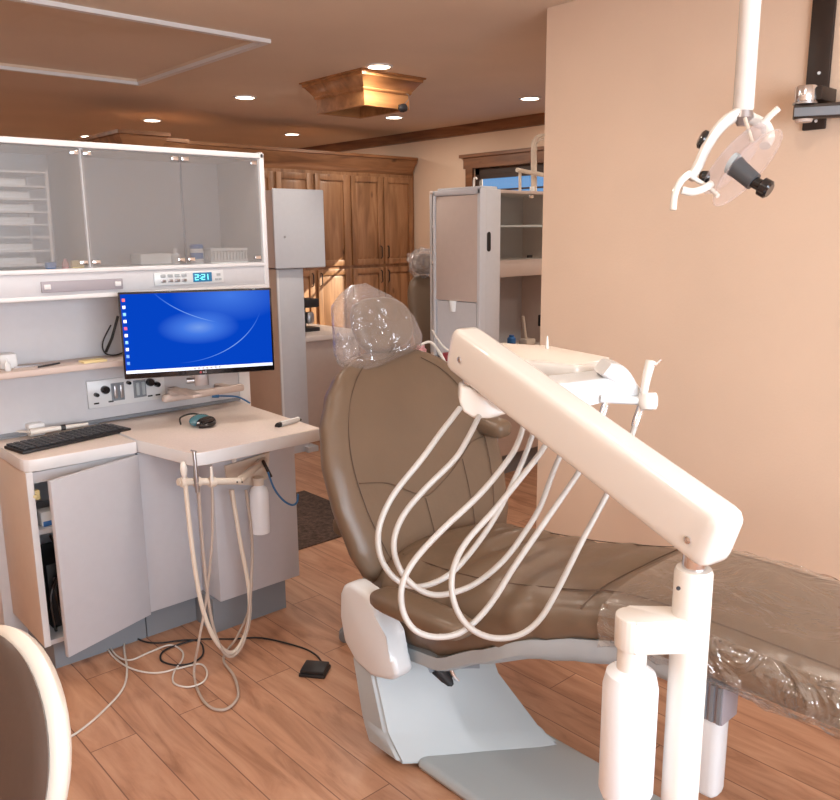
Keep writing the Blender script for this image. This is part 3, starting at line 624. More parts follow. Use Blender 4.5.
tag(MB().tube(fl([(104, 640), (112, 655), (130, 668), (155, 673), (180, 668), (200, 664), (207, 672), (203, 682), (188, 687), (174, 683), (174, 672), (182, 660), (182, 651), (170, 645), (150, 652), (130, 660), (116, 655), (106, 640)]), .0035, smooth=6).build('floor_cable', M_cable), 'pale cable lying in loops in front of the grey toe kick', 'cable', 'pale cables on the floor')

# ------------------------------------------------------------------ mid-distance station left: pillar cabinet
pc = thing('pillar_cabinet', (3.25, 5.0, 0), 'narrow white pillar cabinet with a box cupboard on top, behind the monitor', 'cabinet')
bpart('side_panel', M_lamlit, pc, 3.12, 3.135, 4.96, 5.75, .0, 1.36); bpart('post', M_lam, pc, 3.135, 3.345, 4.95, 5.6, .0, 1.36, bev=.003); bpart('front_edge', M_edge, pc, 3.12, 3.137, 4.948, 4.962, 0, 1.36)
ub = bpart('upper_box', M_lamb, pc, 3.09, 3.50, 4.92, 5.55, 1.37, 1.90, bev=.003)
up_ = bpart('cupboard_door', M_lam, pc, 3.085, 3.51, 4.898, 4.918, 1.365, 1.912, bev=.008, seg=3)
MB().lathe([(.008, 0), (.008, .004)], on(284.7, 237, 'y', 4.898), (0, -1, 0), n=10).build('lock', M_steel, up_)
bpart('plinth', M_lam, pc, 3.30, 3.39, 4.90, 5.0, 0, .04)
lcn = thing('base_cabinet', (3.8, 5.3, 0), 'low pale cabinet right of the white pillar, behind the headrest', 'cabinet')
bpart('carcass', M_lamb, lcn, 3.35, 3.98, 5.14, 5.9, .08, .80); bpart('worktop', M_top, lcn, 3.35, 4.02, 5.10, 5.9, .80, .84, bev=.004); bpart('toe_kick', M_toe, lcn, 3.36, 3.98, 5.20, 5.8, 0, .08)
cm = thing('coffee_maker', (3.72, 5.45, .84), 'black and steel machine on the low cabinet beside the pillar', 'machine')
MB().box(3.60, 3.76, 5.35, 5.5, .84, .87, bev=.006).box(3.60, 3.76, 5.35, 5.5, 1.03, 1.10, bev=.012).box(3.60, 3.64, 5.37, 5.5, .86, 1.05, bev=.004).build('machine_body', M_black, cm)
MB().lathe([(.035, 0), (.042, .02), (.042, .07), (.03, .09)], (3.70, 5.42, .90), n=18).build('jug', M_steel, cm)
rgx = [on(298, 478, 'z', 0), on(300, 536, 'z', 0)]
ra, rb_ = on(300, 536, 'z', .0), on(298, 476, 'z', 0)
tag(MB().box(2.12, 2.75, 3.35, 4.15, 0, .008, bev=.002).build('floor_mat', M_rug), 'dark mottled mat on the floor behind the chair back', 'mat')

# ------------------------------------------------------------------ mid-distance station right
r3 = thing('cupboard_tower', (3.5, 3.44, 0), 'tall pinkish white cabinet tower left of the open glass shelves', 'cabinet')
TX0, TX1, TY0, TY1, TT = 3.40, 3.575, 3.245, 3.635, 1.86
b = MB(); b.box(TX0+.03, TX1, TY0, TY1, 0, TT-.015, bev=.004); b.box(TX0+.02, TX1-.02, TY0+.01, TY1-.02, TT-.02, TT, bev=.004)
b.box(TX0, TX0+.05, TY0-.001, TY0+.022, .0, TT-.015, bev=.003); b.box(TX0, TX0+.05, TY1-.02, TY1, .0, TT-.015, bev=.003); b.box(TX0, TX0+.05, TY0, TY1, TT-.045, TT-.015, bev=.003)
b.build('carcass', M_lam, r3)
bpart('door_panel', M_lamb, r3, TX0+.004, TX0+.035, TY0+.025, TY1-.023, 1.205, TT-.047, bev=.003)
c_ = V((TX0+.015, 3.47, 1.14)); cu = MB().lathe([(.030, .065), (.024, 0), (.02, 0), (.026, .063)], c_+V((0, 0, .0)), n=18).build('cup_dispenser', M_paper, r3)
nc = MB().box(TX0+.006, TX0+.03, TY0+.03, TY1-.03, .86, 1.20).build('niche_back', M_lam, r3)
sl = [V((TX0+.075+.016*math.cos(a), TY0-.002, 1.55+(.04 if math.sin(a) > 0 else -.04)+.016*math.sin(a))) for a in [2*PI*k/20 for k in range(20)]]
MB().prism(sl, (0, .006, 0)).build('slot_handle', M_black, r3)
MB().tube([V((TX0+.11, 3.40, TT-.005)), V((TX0+.11, 3.40, TT+.04)), V((TX0+.12, 3.40, TT+.055)), V((TX0+.135, 3.40, TT+.05))], .006, smooth=3).build('hook', M_white, r3)
g3 = thing('glass_shelf_unit', (4.1, 3.6, 0), 'pale open shelf unit with glass doors, niche and countertop left of the beige wall', 'cabinet')
GX0, GX1, FY = 3.575, 4.9, 3.47
bpart('top_panel', M_lamb, g3, GX0, GX1, FY, 3.85, 1.84, 1.86, bev=.002); bpart('cabinet_back', M_lam, g3, GX0, GX1, 3.83, 3.85, .84, 1.84)
bpart('glass_shelf', M_edge, g3, GX0, GX1, FY+.03, 3.83, 1.635, 1.648); bpart('cabinet_floor', M_lamb, g3, GX0, GX1, FY, 3.83, 1.41, 1.43)
bpart('fascia', M_lamb, g3, GX0, GX1, FY, FY+.02, 1.325, 1.41, bev=.002); bpart('side_panel', M_lamb, g3, 4.45, 4.47, FY+.02, 3.83, .84, 1.84)
for x0, x1 in ((3.60, 4.125), (4.13, 4.6)):
    d = bpart('glass_door', M_clear, g3, x0, x1, FY-.004, FY+.001, 1.432, 1.838)
    for z in (1.44, 1.815): bpart('hinge', M_chrome if z > 1.5 else M_black, d, x1-.05, x1-.005, FY-.012, FY-.003, z, z+.018, bev=.002)
bpart('countertop', M_top, g3, GX0, GX1, 3.42, 3.85, .80, .84, bev=.003)
bpart('carcass', M_lamb, g3, GX0, GX1, 3.50, 3.85, .14, .80); bpart('toe_kick', M_toe, g3, GX0, GX1, 3.53, 3.85, 0, .14)
lo = thing('side_counter', (3.4, 3.6, 0), 'low white counter between the chair headrest and the tower', 'counter')
bpart('countertop', M_whitec, lo, 3.02, 3.395, 3.27, 3.98, .815, .85, bev=.006); bpart('carcass', M_lam, lo, 3.06, 3.39, 3.31, 3.95, .1, .815); bpart('toe_kick', M_toe, lo, 3.08, 3.39, 3.35, 3.93, 0, .1)
# small things there
def jar(name, lab, cat, c, r_, h_, m, top=None):
    o = MB().lathe([(r_*.9, 0), (r_, h_*.06), (r_, h_*.7), (r_*.6, h_*.85), (r_*.6, h_)], (0, 0, 0), n=14).build(name, m); o.location = c; return tag(o, lab, cat)
jar('blue_bottle', 'short blue bottle in the niche of the glass shelf unit', 'bottle', on(520, 336, 'y', 3.62)*1, .03, .075, M_bluep)
for o in (): pass
bpy.data.objects['blue_bottle'].location = (4.155, 3.66, .84)
sx = thing('brush_holder', (4.27, 3.62, .84), 'cream base with a tall cream rod in the shelf unit niche', 'holder')
MB().box(-.05, .05, -.04, .04, 0, .045, bev=.012).build('holder_base', M_tube, sx, local=True); MB().tube([(-.01, 0, .04), (-.035, .01, .20)], .010, n=10).build('rod', M_tube, sx, local=True)
bs = thing('wall_dispenser', (4.40, 3.60, .84), 'small black dispenser on a stem at the right of the niche', 'dispenser')
MB().box(-.02, .02, -.02, .02, .12, .2, bev=.006).build('dispenser_body', M_black, bs, local=True); MB().tube([(0, 0, 0), (0, 0, .13)], .006).build('stem', M_steel, bs, local=True)
simple('dark_tray', 'low dark tray in the niche, left side', 'tray', lambda b: b.box(-.09, .09, -.06, .06, 0, .025, bev=.006), M_black, (4.0, 3.62, .84))
# items on the side counter
simple('red_box', 'dark red low box on the side counter by the tower', 'box', lambda b: b.box(-.03, .03, -.05, .05, 0, .05, bev=.004), M_red, (3.35, 3.42, .85))
simple('pink_tub', 'pink tub on the side counter behind the plastic covered headrest', 'tub', lambda b: b.lathe([(.03, 0), (.035, .004), (.035, .06), (.025, .07), (.025, .085)], (0, 0, 0), n=16), M_pink, (3.28, 3.62, .85))
simple('black_cup', 'small black cup on the side counter next to the pink tub', 'cup', lambda b: b.lathe([(.025, 0), (.03, .07), (.027, .07), (.022, .005)], (0, 0, 0), n=16), M_black, (3.18, 3.80, .85))
tag(MB().tube([on(420, 345, 'y', 3.4), on(430, 342, 'y', 3.4), on(438, 350, 'y', 3.36), on(445, 362, 'y', 3.30)], .008, n=8, smooth=5).tube([on(432, 330, 'y', 3.5), on(442, 345, 'y', 3.42), on(451, 352, 'y', 3.36)], .006, n=8, smooth=4).build('white_tubing', M_white), 'white curved suction tubing on the side counter', 'tubing')
# second chair, far
c2 = thing('dental_chair', (4.12, 4.5, 0), 'second brown dental chair far back beside the tower, wrapped headrest', 'dental chair')
def pad(parent, name, m, c, ax, n_, W_, H_, T_, p=3.0, steps=10, taper=None, dish=0):
    ax = V(ax).normalized(); n_ = V(n_).normalized(); rv = ax.cross(n_).normalized(); rings = []
    for i in range(steps+1):
        ph = -PI/2+PI*i/steps; s_ = H_*math.copysign(abs(math.sin(ph))**(2/p), math.sin(ph)); k = max(.06, abs(math.cos(ph))**(2/p)); w_ = W_*k*(taper(i/steps) if taper else 1)
        tk = T_*max(.1, abs(math.cos(ph))**(2/4)); ring = []
        for j in range(24):
            x, y = se(2*PI*j/24, 3, w_, tk); ring.append(V(c)+ax*s_+rv*x+n_*(y+dish*(x/W_)**2))
        rings.append(ring)
    return MB().loft(rings).build(name, m, parent, sharp=60)
bc_ = at(424, 303, 5.85)
pad(c2, 'backrest', M_leather, bc_+V((.05, 0, -.12)), (0, .3, 1), (-.3, -1, .2), .18, .33, .05, taper=lambda t: 1-.35*t)
pad(c2, 'headrest', M_leather, at(424, 264, 5.9), (0, .2, 1), (-.3, -1, 0), .09, .075, .04)
MB().box(3.95, 4.35, 3.95, 4.6, .45, .55, bev=.04).build('seat', M_leather, c2); MB().box(4.05, 4.25, 4.05, 4.4, 0, .46, bev=.02).build('base', M_grey, c2)
hb = thing('headrest_cover', at(422, 264, 5.8), 'crinkled clear plastic cover on the far chair headrest', 'plastic cover')
def crumple(parent, name, m, c, rx, ry, rz_, amp, fr, seed=0, nx=28, ny=18):
    rings = []
    for i in range(ny+1):
        ph = -PI/2*.98+PI*.98*i/ny; ring = []
        for j in range(nx):
            th = 2*PI*j/nx; d = V((math.cos(ph)*math.cos(th), math.cos(ph)*math.sin(th), math.sin(ph)))
            k = 1+amp*noise.noise(d*fr+V((seed, 0, 0))); ring.append(V(c)+V((d.x*rx, d.y*ry, d.z*rz_))*k)
        rings.append(ring)
    return MB().loft(rings).build(name, m, parent, sharp=25)
crumple(hb, 'film', M_bag, at(422, 263, 5.85), .10, .09, .095, .5, 3)
# beige lamp arms by the window
la = thing('lamp_arm', (4.6, 3.7, 1.86), 'cream tubular folding lamp arm standing above the shelf unit by the window', 'lamp arm')
MB().tube([on(534, 195, 'y', 3.66), on(534, 150, 'y', 3.66), on(536, 140, 'y', 3.66), on(543, 137, 'y', 3.66), on(560, 137, 'y', 3.66)], .02, n=12, smooth=4).build('post', M_tube, la)
MB().tube([on(517, 170, 'y', 3.60), on(560, 178, 'y', 3.60)], .014, n=12).build('arm', M_tube, la)
MB().tube([on(520, 170, 'y', 3.62), on(520, 194, 'y', 3.62)], .010, n=10).build('strut', M_tube, la)
b = MB().lathe([(.016, 0), (.016, .06)], (on(532, 196, 'y', 3.62)).to_tuple(), n=12).build('socket', M_paper, la)

# ------------------------------------------------------------------ main dental chair
ch = thing('dental_chair', (1.75, 1.3, 0), 'large brown leather dental chair in front, reclined with clear plastic over the foot end', 'dental chair')
REC = R(20.5); B0 = V((1.808, 1.94, .50)); AX = V((0, math.sin(REC), math.cos(REC))); NF = V((0, -math.cos(REC), math.sin(REC))); RX = V((1, 0, 0))
def interp(tab, s):
    for (a, va), (b, vb) in zip(tab, tab[1:]):
        if s <= b:
            t = (s-a)/(b-a) if b > a else 0; t = t*t*(3-2*t)*.4+t*.6; return va+(vb-va)*t
    return tab[-1][1]
BW = [(-.03, .22), (-.015, .29), (.02, .33), (.1, .36), (.25, .386), (.38, .388), (.50, .362), (.60, .312), (.66, .258), (.71, .18), (.735, .10)]
BT = [(-.03, .03), (-.015, .045), (.02, .06), (.1, .07), (.3, .07), (.5, .065), (.62, .055), (.70, .035), (.735, .014)]
def back_pt(s, u, lift=0):
    w_, tk = interp(BW, s), interp(BT, s); y = tk*(1-min(1, abs(u))**2.8)**(1/2.8) if abs(u) < 1 else 0
    return B0+AX*s+RX*(w_*u)+NF*(y+.045*u*u*(w_/.35)+lift-.02*math.exp(-((s-.12)/.15)**2)*0)
rings = []
for i in range(49):
    s = -.03+.765*i/48; w_, tk = interp(BW, s), interp(BT, s); ring = []
    for j in range(40):
        x, y = se(2*PI*j/40, 2.8, w_, tk); u = x/max(w_, 1e-6)
        p = B0+AX*s+RX*x+NF*(y+.045*u*u*(w_/.35))
        if y > 0: p += NF*(.006*noise.noise(V((x*6, s*5, 0)))*.8+.0045*noise.noise(V((x*26, s*5, 3))))
        ring.append(p)
    rings.append(ring)
bk_ = MB().loft(rings).build('backrest', M_leather, ch, sharp=75)
def piping(name, pts, parent, r_=.0032, m=M_leathd): return MB().tube(pts, r_, n=6, smooth=3).build(name, m, parent)
sm = MB()
for sg in (-1, 1): sm.tube([back_pt(s, sg*u, .0035) for s, u in ((.0, .70), (.1, .72), (.22, .76), (.35, .78), (.46, .78), (.56, .76), (.64, .70), (.69, .62))], .0018, n=6, smooth=4)
sm.tube([back_pt(s, u, .0035) for s, u in ((.31, -.76), (.30, -.6), (.285, -.45), (.25, -.28), (.22, -.14), (.21, -.08), (.215, -.0), (.24, .15), (.275, .32), (.31, .45), (.35, .6), (.36, .76))], .0018, n=6, smooth=4)
sm.tube([back_pt(s, .45, .0035) for s in (.30, .2, .1, .05, -.0)], .0015, n=6, smooth=4)
sm.tube([back_pt(s, -.08, .0035) for s in (.205, .15, .1, .05, -.0)], .0013, n=6, smooth=4)
sm.build('seam', M_leathd, bk_)
# seat + legrest cushion
SXc = [(-.2, 1.86), (.4, 1.85), (1.0, 1.83), (1.3, 1.80), (2.0, 1.80)]
SW = [(-.15, .12), (-.13, .18), (-.05, .24), (.3, .262), (.8, .268), (1.0, .275), (1.15, .29), (1.35, .315), (1.6, .335), (1.8, .33), (1.9, .30), (1.96, .24)]
ST = [(-.15, .69), (0, .72), (.3, .735), (.6, .742), (.9, .75), (1.05, .745), (1.2, .72), (1.4, .685), (1.6, .66), (1.8, .64), (1.96, .60)]
SB = [(-.15, .60), (0, .575), (.5, .58), (.8, .585), (1.0, .585), (1.12, .555), (1.24, .50), (1.42, .39), (1.58, .305), (1.75, .285), (1.9, .33), (1.96, .45)]
def seat_pt(y, u, lift=0):
    w_, zt, zb = interp(SW, y), interp(ST, y), interp(SB, y); zc_, h_ = (zt+zb)/2, (zt-zb)/2
    q = 2.9 if y < 1.05 else 2.5
    z = zc_+h_*(1-min(1, abs(u))**q)**(1/q) if abs(u) < 1 else zc_
    return V((interp(SXc, y)+w_*u, y, z+lift-.02*(1-u*u)*(1 if y > 1.1 else .3)))
rings = []
NS = 90
for i in range(NS+1):
    y = 1.96-2.11*i/NS; w_, zt, zb = interp(SW, y), interp(ST, y), interp(SB, y); zc_, h_ = (zt+zb)/2, (zt-zb)/2; ring = []
    for j in range(48):
        x, z = se(2*PI*j/48, 2.9 if y < 1.05 else 2.5, w_, h_); u = x/w_; p = V((interp(SXc, y)+x, y, zc_+z))
        if z > 0: p.z -= .02*(1-u*u)*(1 if y > 1.1 else .3)
        if y > 1.02:
            a_ = min(1, (y-1.02)*5)
            if z > 0: p.z += a_*(.012*noise.noise(V((x*4, y*15, 0)))+.019*math.sin((y+.25*x+.05*noise.noise(V((x*5, y*5, 9))))*38)*max(0, 1-abs(u))*(.4+noise.noise(V((y*4, x*3, 5)))))
            p.x += a_*.015*noise.noise(V((p.z*12, y*22, 3)))*(1 if u < 0 else 0)
        ring.append(p)
    rings.append(ring)
st = MB().loft(rings).build('seat', M_leather, ch, sharp=80)
sm = MB()
for sg in (-1, 1): sm.tube([seat_pt(y, sg*u, .002) for y, u in ((1.85, .66), (1.6, .68), (1.4, .70), (1.2, .72), (1.0, .76), (.6, .78), (.2, .78), (-.05, .7))], .0018, n=6, smooth=5)
sm.tube([seat_pt(1.12, u, .002) for u in (-.95, -.7, -.4, 0, .4, .7, .95)], .0018, n=6, smooth=4)
sm.build('seam', M_leathd, st)
# underbody
rings = []
for i in range(31):
    y = 1.80-.98*i/30; w_, zb = interp(SW, y)-.012, interp(SB, y); x = interp(SXc, y)
    o_ = .034*max(0, min(1, (y-1.12)/.25)); zb += o_; d_ = .012+.032*max(0, min(1, (1.42-y)/.3))
    rings.append([V((x-w_, y, zb+.045)), V((x-w_+.0, y, zb+.005)), V((x-w_+.03, y, zb-d_*.7)), V((x-w_+.1, y, zb-d_)), V((x+w_-.1, y, zb-d_)), V((x+w_-.03, y, zb-d_*.7)), V((x+w_, y, zb+.005)), V((x+w_, y, zb+.045))])
MB().loft(rings).build('seat_shell', M_grey, ch, sharp=50)
# near armrest and hinge shells
def arm_shell(x0, x1):
    pts = [(1.925, .50), (1.905, .535), (1.87, .55), (1.79, .54), (1.74, .50), (1.71, .43), (1.665, .37), (1.65, .33), (1.68, .30), (1.77, .275), (1.85, .29), (1.91, .34), (1.93, .42)]
    return MB().prism([V((x0, y, z)) for y, z in pts], (x1-x0, 0, 0), bev=.016, seg=3).build('hinge_shell', M_whitec, ch, sharp=60)
arm_shell(1.39, 1.46)
pad(ch, 'armrest', M_leather, (1.405, 1.565, .56), (0, 1, -.06), (0, .06, 1), .055, .19, .03, p=4)
pad(ch, 'armrest', M_leather, at(487, 424, 2.98), (0, 1, .1), (-.1, -.1, 1), .045, .10, .034, p=4)
# lift cover and base plate
yz = [(1.93, .37), (1.98, .30), (1.84, .20), (1.74, .02), (1.40, .02), (1.36, .055), (1.52, .11), (1.70, .20), (1.66, .30), (1.70, .37)]
def lring(l, r_, d): return [V(l), V(l).lerp(V(r_), .5), V(r_), V(r_)+V((0, d, 0)), V(l)+V((0, d, 0))]
P1, P2, P3 = V((1.40, 1.785, .30)), V((1.40, 1.72, .10)), V((1.81, 1.43, .065))
b = MB().loft([lring((1.415, 1.79, .36), (1.80, 1.68, .40), .10), lring(P1, (1.80, 1.62, .20), .10), lring(P2, P3, .12), lring((1.41, 1.66, .02), (1.84, 1.34, .02), .16)])
bmesh.ops.bevel(b.bm, geom=b.bm.edges[:], offset=.010, segments=2, affect='EDGES')
lf = b.build('lift_cover', M_grey, ch, sharp=50)
pn_ = (P2-P1).cross(V((1.80, 1.62, .20))-P1).normalized()
if pn_.dot(fw) > 0: pn_ = -pn_
def cov(px, py, o=0):
    d = ray(px, py); return CAM+d*((P1-CAM).dot(pn_)/d.dot(pn_))+pn_*o
MB().prism([cov(a, b_, -.01) for a, b_ in ((424, 662), (479, 660), (480, 678), (474, 690), (462, 699), (450, 697), (438, 686), (429, 672))], pn_*.014, bev=.002).build('lift_opening', M_toe, lf)
MB().tube([cov(436, 668, .0), cov(455, 690, .0)], .022, n=16).build('lift_motor', M_black, ch)
MB().tube([cov(447, 664, .02), cov(452, 676, .02), cov(462, 686, .012)], .006, n=8, smooth=4).build('motor_hose', M_chrome, ch)
MB().box(1.45, 1.85, .62, 1.64, 0, .04, bev=.02, seg=3).build('base_plate', M_grey, ch)
MB().box(1.602, 1.675, .765, .855, .50, .60, bev=.004).build('legrest_bracket', M_strip, ch)
for k in range(5): bpart('bracket_rib', M_toe, ch, 1.596, 1.604, .768+k*.018, .777+k*.018, .505, .595)
MB().box(1.60, 1.66, .77, .85, .30, .51, bev=.02, seg=3).build('bracket_cover', M_whitec, ch)
# headrest
HC = B0+AX*.83+RX*.0+NF*.02
pad(ch, 'headrest', M_leather, HC, AX, NF, .128, .098, .042, p=2.6, dish=.02)
MB().box(-.03, .03, -.008, .008, -.10, .12, mx=Matrix.Translation(B0+AX*.72-NF*.035) @ Matrix.Rotation(-REC, 4, 'X')).build('headrest_bar', M_steel, ch)
# plastic bag over headrest
bg_ = thing('headrest_cover', HC-V((0, 0, .12)), 'clear plastic bag pulled loosely over the front chair headrest', 'plastic cover')
def hp(px, py):   # point on the headrest plane
    d = ray(px, py); return CAM+d*((HC-CAM).dot(NF)/d.dot(NF))
out = [(339, 295), (350, 286), (360, 284), (380, 294), (397, 305), (409, 320), (418, 342), (417, 351), (405, 356), (390, 362), (376, 369), (362, 373), (349, 371), (340, 363), (336, 350), (335, 335), (334, 318), (333, 303)]
cpx = (378, 330); P_ = []
def plate_rings(off, k):
    r_ = []
    for q, (a, b) in enumerate(out):
        p = hp(cpx[0]+(a-cpx[0])*k, cpx[1]+(b-cpx[1])*k); n_ = 1-2.6*abs(noise.noise(V((a*.045, b*.045, k*1.2))))
        r_.append(p+NF*(off+.014*n_*(1 if k < .95 else .2)))
    return r_
def spline_closed(p, k):
    n = len(p); o = []
    for i in range(n):
        a, b, c, d = p[i-1], p[i], p[(i+1) % n], p[(i+2) % n]
        for j in range(k):
            t = j/k; o.append(.5*((2*b)+(c-a)*t+(2*a-5*b+4*c-d)*t*t+(3*b-a-3*c+d)*t**3))
    return o
MB().loft([plate_rings(.066, .12), plate_rings(.068, .35), plate_rings(.064, .6), plate_rings(.055, .82), plate_rings(.03, .96), plate_rings(0, 1.0), plate_rings(-.03, .95), plate_rings(-.06, .8), plate_rings(-.062, .4), plate_rings(-.06, .1)]).build('film', M_bag, bg_, sharp=22)
# plastic sheet over legrest
sh = thing('plastic_sheet', (1.85, .5, .74), 'clear glossy plastic sheet wrapped round the chair foot end', 'plastic sheet')
def sheet(name, m, u0_, u1_, n_, amp, drop=0):
    rings = []
    for i in range(81):
        y = 1.06-1.17*i/80; w_, zt, zb = interp(SW, y), interp(ST, y), interp(SB, y); xc = interp(SXc, y); zc_, h_ = (zt+zb)/2, (zt-zb)/2; ring = []
        for j in range(n_+1):
            a_ = u0_+(u1_-u0_)*j/n_; x, z = se(a_, 2.9, w_+.006, h_+.006); nx_ = V((math.cos(a_), 0, math.sin(a_)))
            k = amp*(.5+noise.noise(V((y*18, a_*5, 1)))+.6*noise.noise(V((y*40, a_*10, 4))))
            p = V((xc+x, y, zc_+z))+nx_*max(0, k)
            if z > 0: p.z -= .006*(1-(x/w_)**2)-.001
            ring.append(p)
        rings.append(ring)
    return MB().loft(rings, cap=False, closed=False).build(name, m, sh, sharp=25)
sheet('top_film', M_sheet2, R(28), R(152), 30, .003)
sheet('side_film', M_sheet, R(150), R(236), 22, .014)
sheet('side_film', M_sheet, R(-56), R(30), 22, .014)

# stool hidden behind the chair: castors peep out
ss = thing('castor_stool', on(352, 640, 'z', 0)+V((.25, .2, 0)), 'dark castors of a stool tucked behind the chair back', 'stool')
cc = V(ss.location)
cps = [on(368, 674, 'z', .03), on(346, 634, 'z', .03)]
b = MB()
for p in cps: b.tube([V((p.x, p.y, .07)), V((cc.x, cc.y, .09))], .014, n=8)
b.lathe([(.03, .05), (.03, .12), (.022, .13), (.022, .34)], (cc.x, cc.y, 0), n=14).build('star_base', M_grey, ss)
for p in cps: 
    w_ = MB().lathe([(.02, -.022), (.028, -.018), (.028, -.004), (.02, -.003), (.02, .003), (.028, .004), (.028, .018), (.02, .022)], V((p.x, p.y, .028)), (.6, .8, 0), n=18).build('castor', M_toe, ss)
MB().lathe([(.12, .34), (.15, .36), (.15, .39), (.13, .41)], (cc.x, cc.y, 0), n=24).build('seat', M_leather, ss)

# ------------------------------------------------------------------ delivery unit
PX, PY = 1.0, .535
du = thing('delivery_unit', (PX, PY, 0), 'white dental delivery unit with long sloping arm, tray head and looping hoses', 'delivery unit')
PT = .0
ptop = at(694, 568, 1.13); PX, PY = ptop.x, ptop.y
MB().lathe([(.0265, .06), (.0265, ptop.z-.006), (.024, ptop.z), (.018, ptop.z+.001)], (PX, PY, 0), n=32).build('pole', M_white, du)
MB().lathe([(.20, 0), (.21, .008), (.21, .03), (.19, .045), (.05, .06), (.045, .09)], (PX, PY, 0), n=32).build('pole_base', M_grey, du)
MB().lathe([(.0165, -.01), (.0165, .045)], ptop, n=20).build('pivot_pin', M_chrome, du)
MB().lathe([(.003, 0), (.003, .002)], at(678, 588, 1.10), (-.55, -.8, 0), n=8).build('screw', M_black, du)
A = at(460, 346, 1.55); Bp = at(725, 542, 1.09)
d_ = (Bp-A); Ln = d_.length; d_.normalize(); side = V((0, 0, 1)).cross(d_).normalized(); upv = d_.cross(side).normalized()
rings = []
hh, ww = .0435, .031
for s, k in ((-.004, .55), (0, .8), (.008, .95), (.02, 1), (Ln*.5, 1), (Ln-.02, 1), (Ln-.008, .96), (Ln, .82), (Ln+.003, .6)):
    rings.append([A+d_*s+side*x+upv*y for x, y in [se(2*PI*j/36, 5.5, ww*k, hh*k) for j in range(36)]])
ar = MB().loft(rings).build('arm', M_white, du, sharp=45)
for px, py, t in ((685, 541, 1.10), (457, 360, 1.50)):
    sd_ = -side if side.x > 0 else side; c0 = at(px, py, t); c0 = c0+sd_*((A+sd_*ww-c0).dot(sd_)-.001); MB().lathe([(.0058, 0), (.0055, .003), (.003, .004)], c0, sd_, n=12).build('screw', M_chrome, ar)
# bottle bracket + bottle
bb = at(633, 632, 1.15); pb = V((PX, PY, bb.z))
dv_ = (pb-bb).normalized(); pr_ = V((0, 0, 1)).cross(dv_)
rings = []
outl = [bb+pr_*.026*math.sin(a)+(-dv_)*.026*math.cos(a) for a in [PI/2-PI*k/12 for k in range(13)]]+[pb-pr_*.026+dv_*-.01, pb+pr_*.026+dv_*-.01]
outl = [bb+(-dv_)*.026*math.cos(a)+pr_*.026*math.sin(a) for a in [-PI/2+PI*k/12 for k in range(13)]]+[pb+pr_*.026-dv_*.012, pb-pr_*.026-dv_*.012]
MB().prism([p+V((0, 0, -.022)) for p in outl], (0, 0, .05), bev=.004).build('bottle_bracket', M_white, du)
wb = MB().lathe([(.022, -.055), (.035, -.063), (.0395, -.084), (.0395, -.25), (.035, -.262), (.02, -.266)], bb, n=28).build('water_bottle', M_bottle, du)
MB().lathe([(.021, -.022), (.021, -.058)], bb, n=24).build('bottle_cap', M_white, wb)
# head
hz = 1.34
Lh = at(485, 403, 1.52)
hub = MB(); q = [(460, 386), (478, 389), (481, 400), (492, 395), (520, 404), (512, 413), (490, 419), (474, 419), (463, 412), (459, 402)]
hub.prism([at(a, b, 1.50) for a, b in q], (fw+V((0, 0, fw.z*-1)))*.06, bev=.006, seg=3).build('hub', M_white, du, sharp=50)
MB().tube([at(468, 366, 1.535), at(470, 394, 1.535)], .012, n=14).build('pivot_pin', M_chrome, du)
tz = 1.306
tb_ = MB(); ol = [V((x, y, tz)) for x, y in ((1.272, .955), (1.29, .945), (1.385, .945), (1.402, .955), (1.455, 1.16), (1.45, 1.19), (1.415, 1.28), (1.39, 1.285), (1.31, 1.21), (1.255, 1.12), (1.252, 1.09))]
tray = tb_.prism(ol, (0, 0, .038), bev=.008, seg=3).build('tray', M_white, du, sharp=50)
cx_, cy_ = 1.34, 1.09
MB().prism([V((cx_+(p.x-cx_)*.93, cy_+(p.y-cy_)*.94, tz+.0375)) for p in ol], (0, 0, .003), bev=.001).build('tray_mat', mat('tray_mat', (232, 222, 210), .4), tray)
MB().prism([V((cx_+(p.x-cx_)*.98, cy_+(p.y-cy_)*.99, tz-.03)) for p in ol], (0, 0, .032), bev=.01, seg=3).build('tray_underside', M_whitec, du, sharp=50)
# control body below tray
bd = MB(); tq = 1.50
bd.prism([at(a, b, tq) for a, b in ((500, 400), (560, 384), (621, 376), (628, 392), (640, 396), (600, 403), (575, 409), (545, 417), (510, 414))], (V((fw.x, fw.y, 0)))*.10, bev=.008, seg=3).build('control_body', M_whitec, du, sharp=50)
# sloping handle at right
hb0, hb1 = at(606, 369, 1.50), at(640, 396, 1.50)
rings = []
for k in range(9):
    t = k/8; c0 = hb0.lerp(hb1, t)+V((0, 0, .008*math.sin(PI*t))); r1, r2 = .019*(.6+.4*math.sin(PI*min(1, t*1.0+.15))), .04*(1-.35*t)
    nvec = V((fw.x, fw.y, 0)).normalized(); uvec = nvec.cross((hb1-hb0).normalized())
    rings.append([c0+uvec*x+nvec*(y+.03) for x, y in [se(2*PI*j/20, 4.5, r1, r2) for j in range(20)]])
MB().loft(rings).build('grab_handle', M_whitec, du, sharp=60)
k0, k1 = at(600, 401, 1.50), at(648, 401, 1.50)
MB().tube([k0+V((0,0,.004)), k1], .008, n=14).build('holder_bar', M_whitec, du)
MB().lathe([(.006, -.017), (.015, -.015), (.018, -.008), (.018, .008), (.015, .015), (.006, .017)], at(648, 401, 1.495), up, n=20).build('holder_knob', M_white, du)
sy = MB().tube([at(644, 396, 1.49), at(645, 386, 1.49), at(648, 372, 1.49), at(651, 361, 1.49)], lambda t: .0065+.0035*t, n=12, smooth=3).build('syringe', M_white, du)
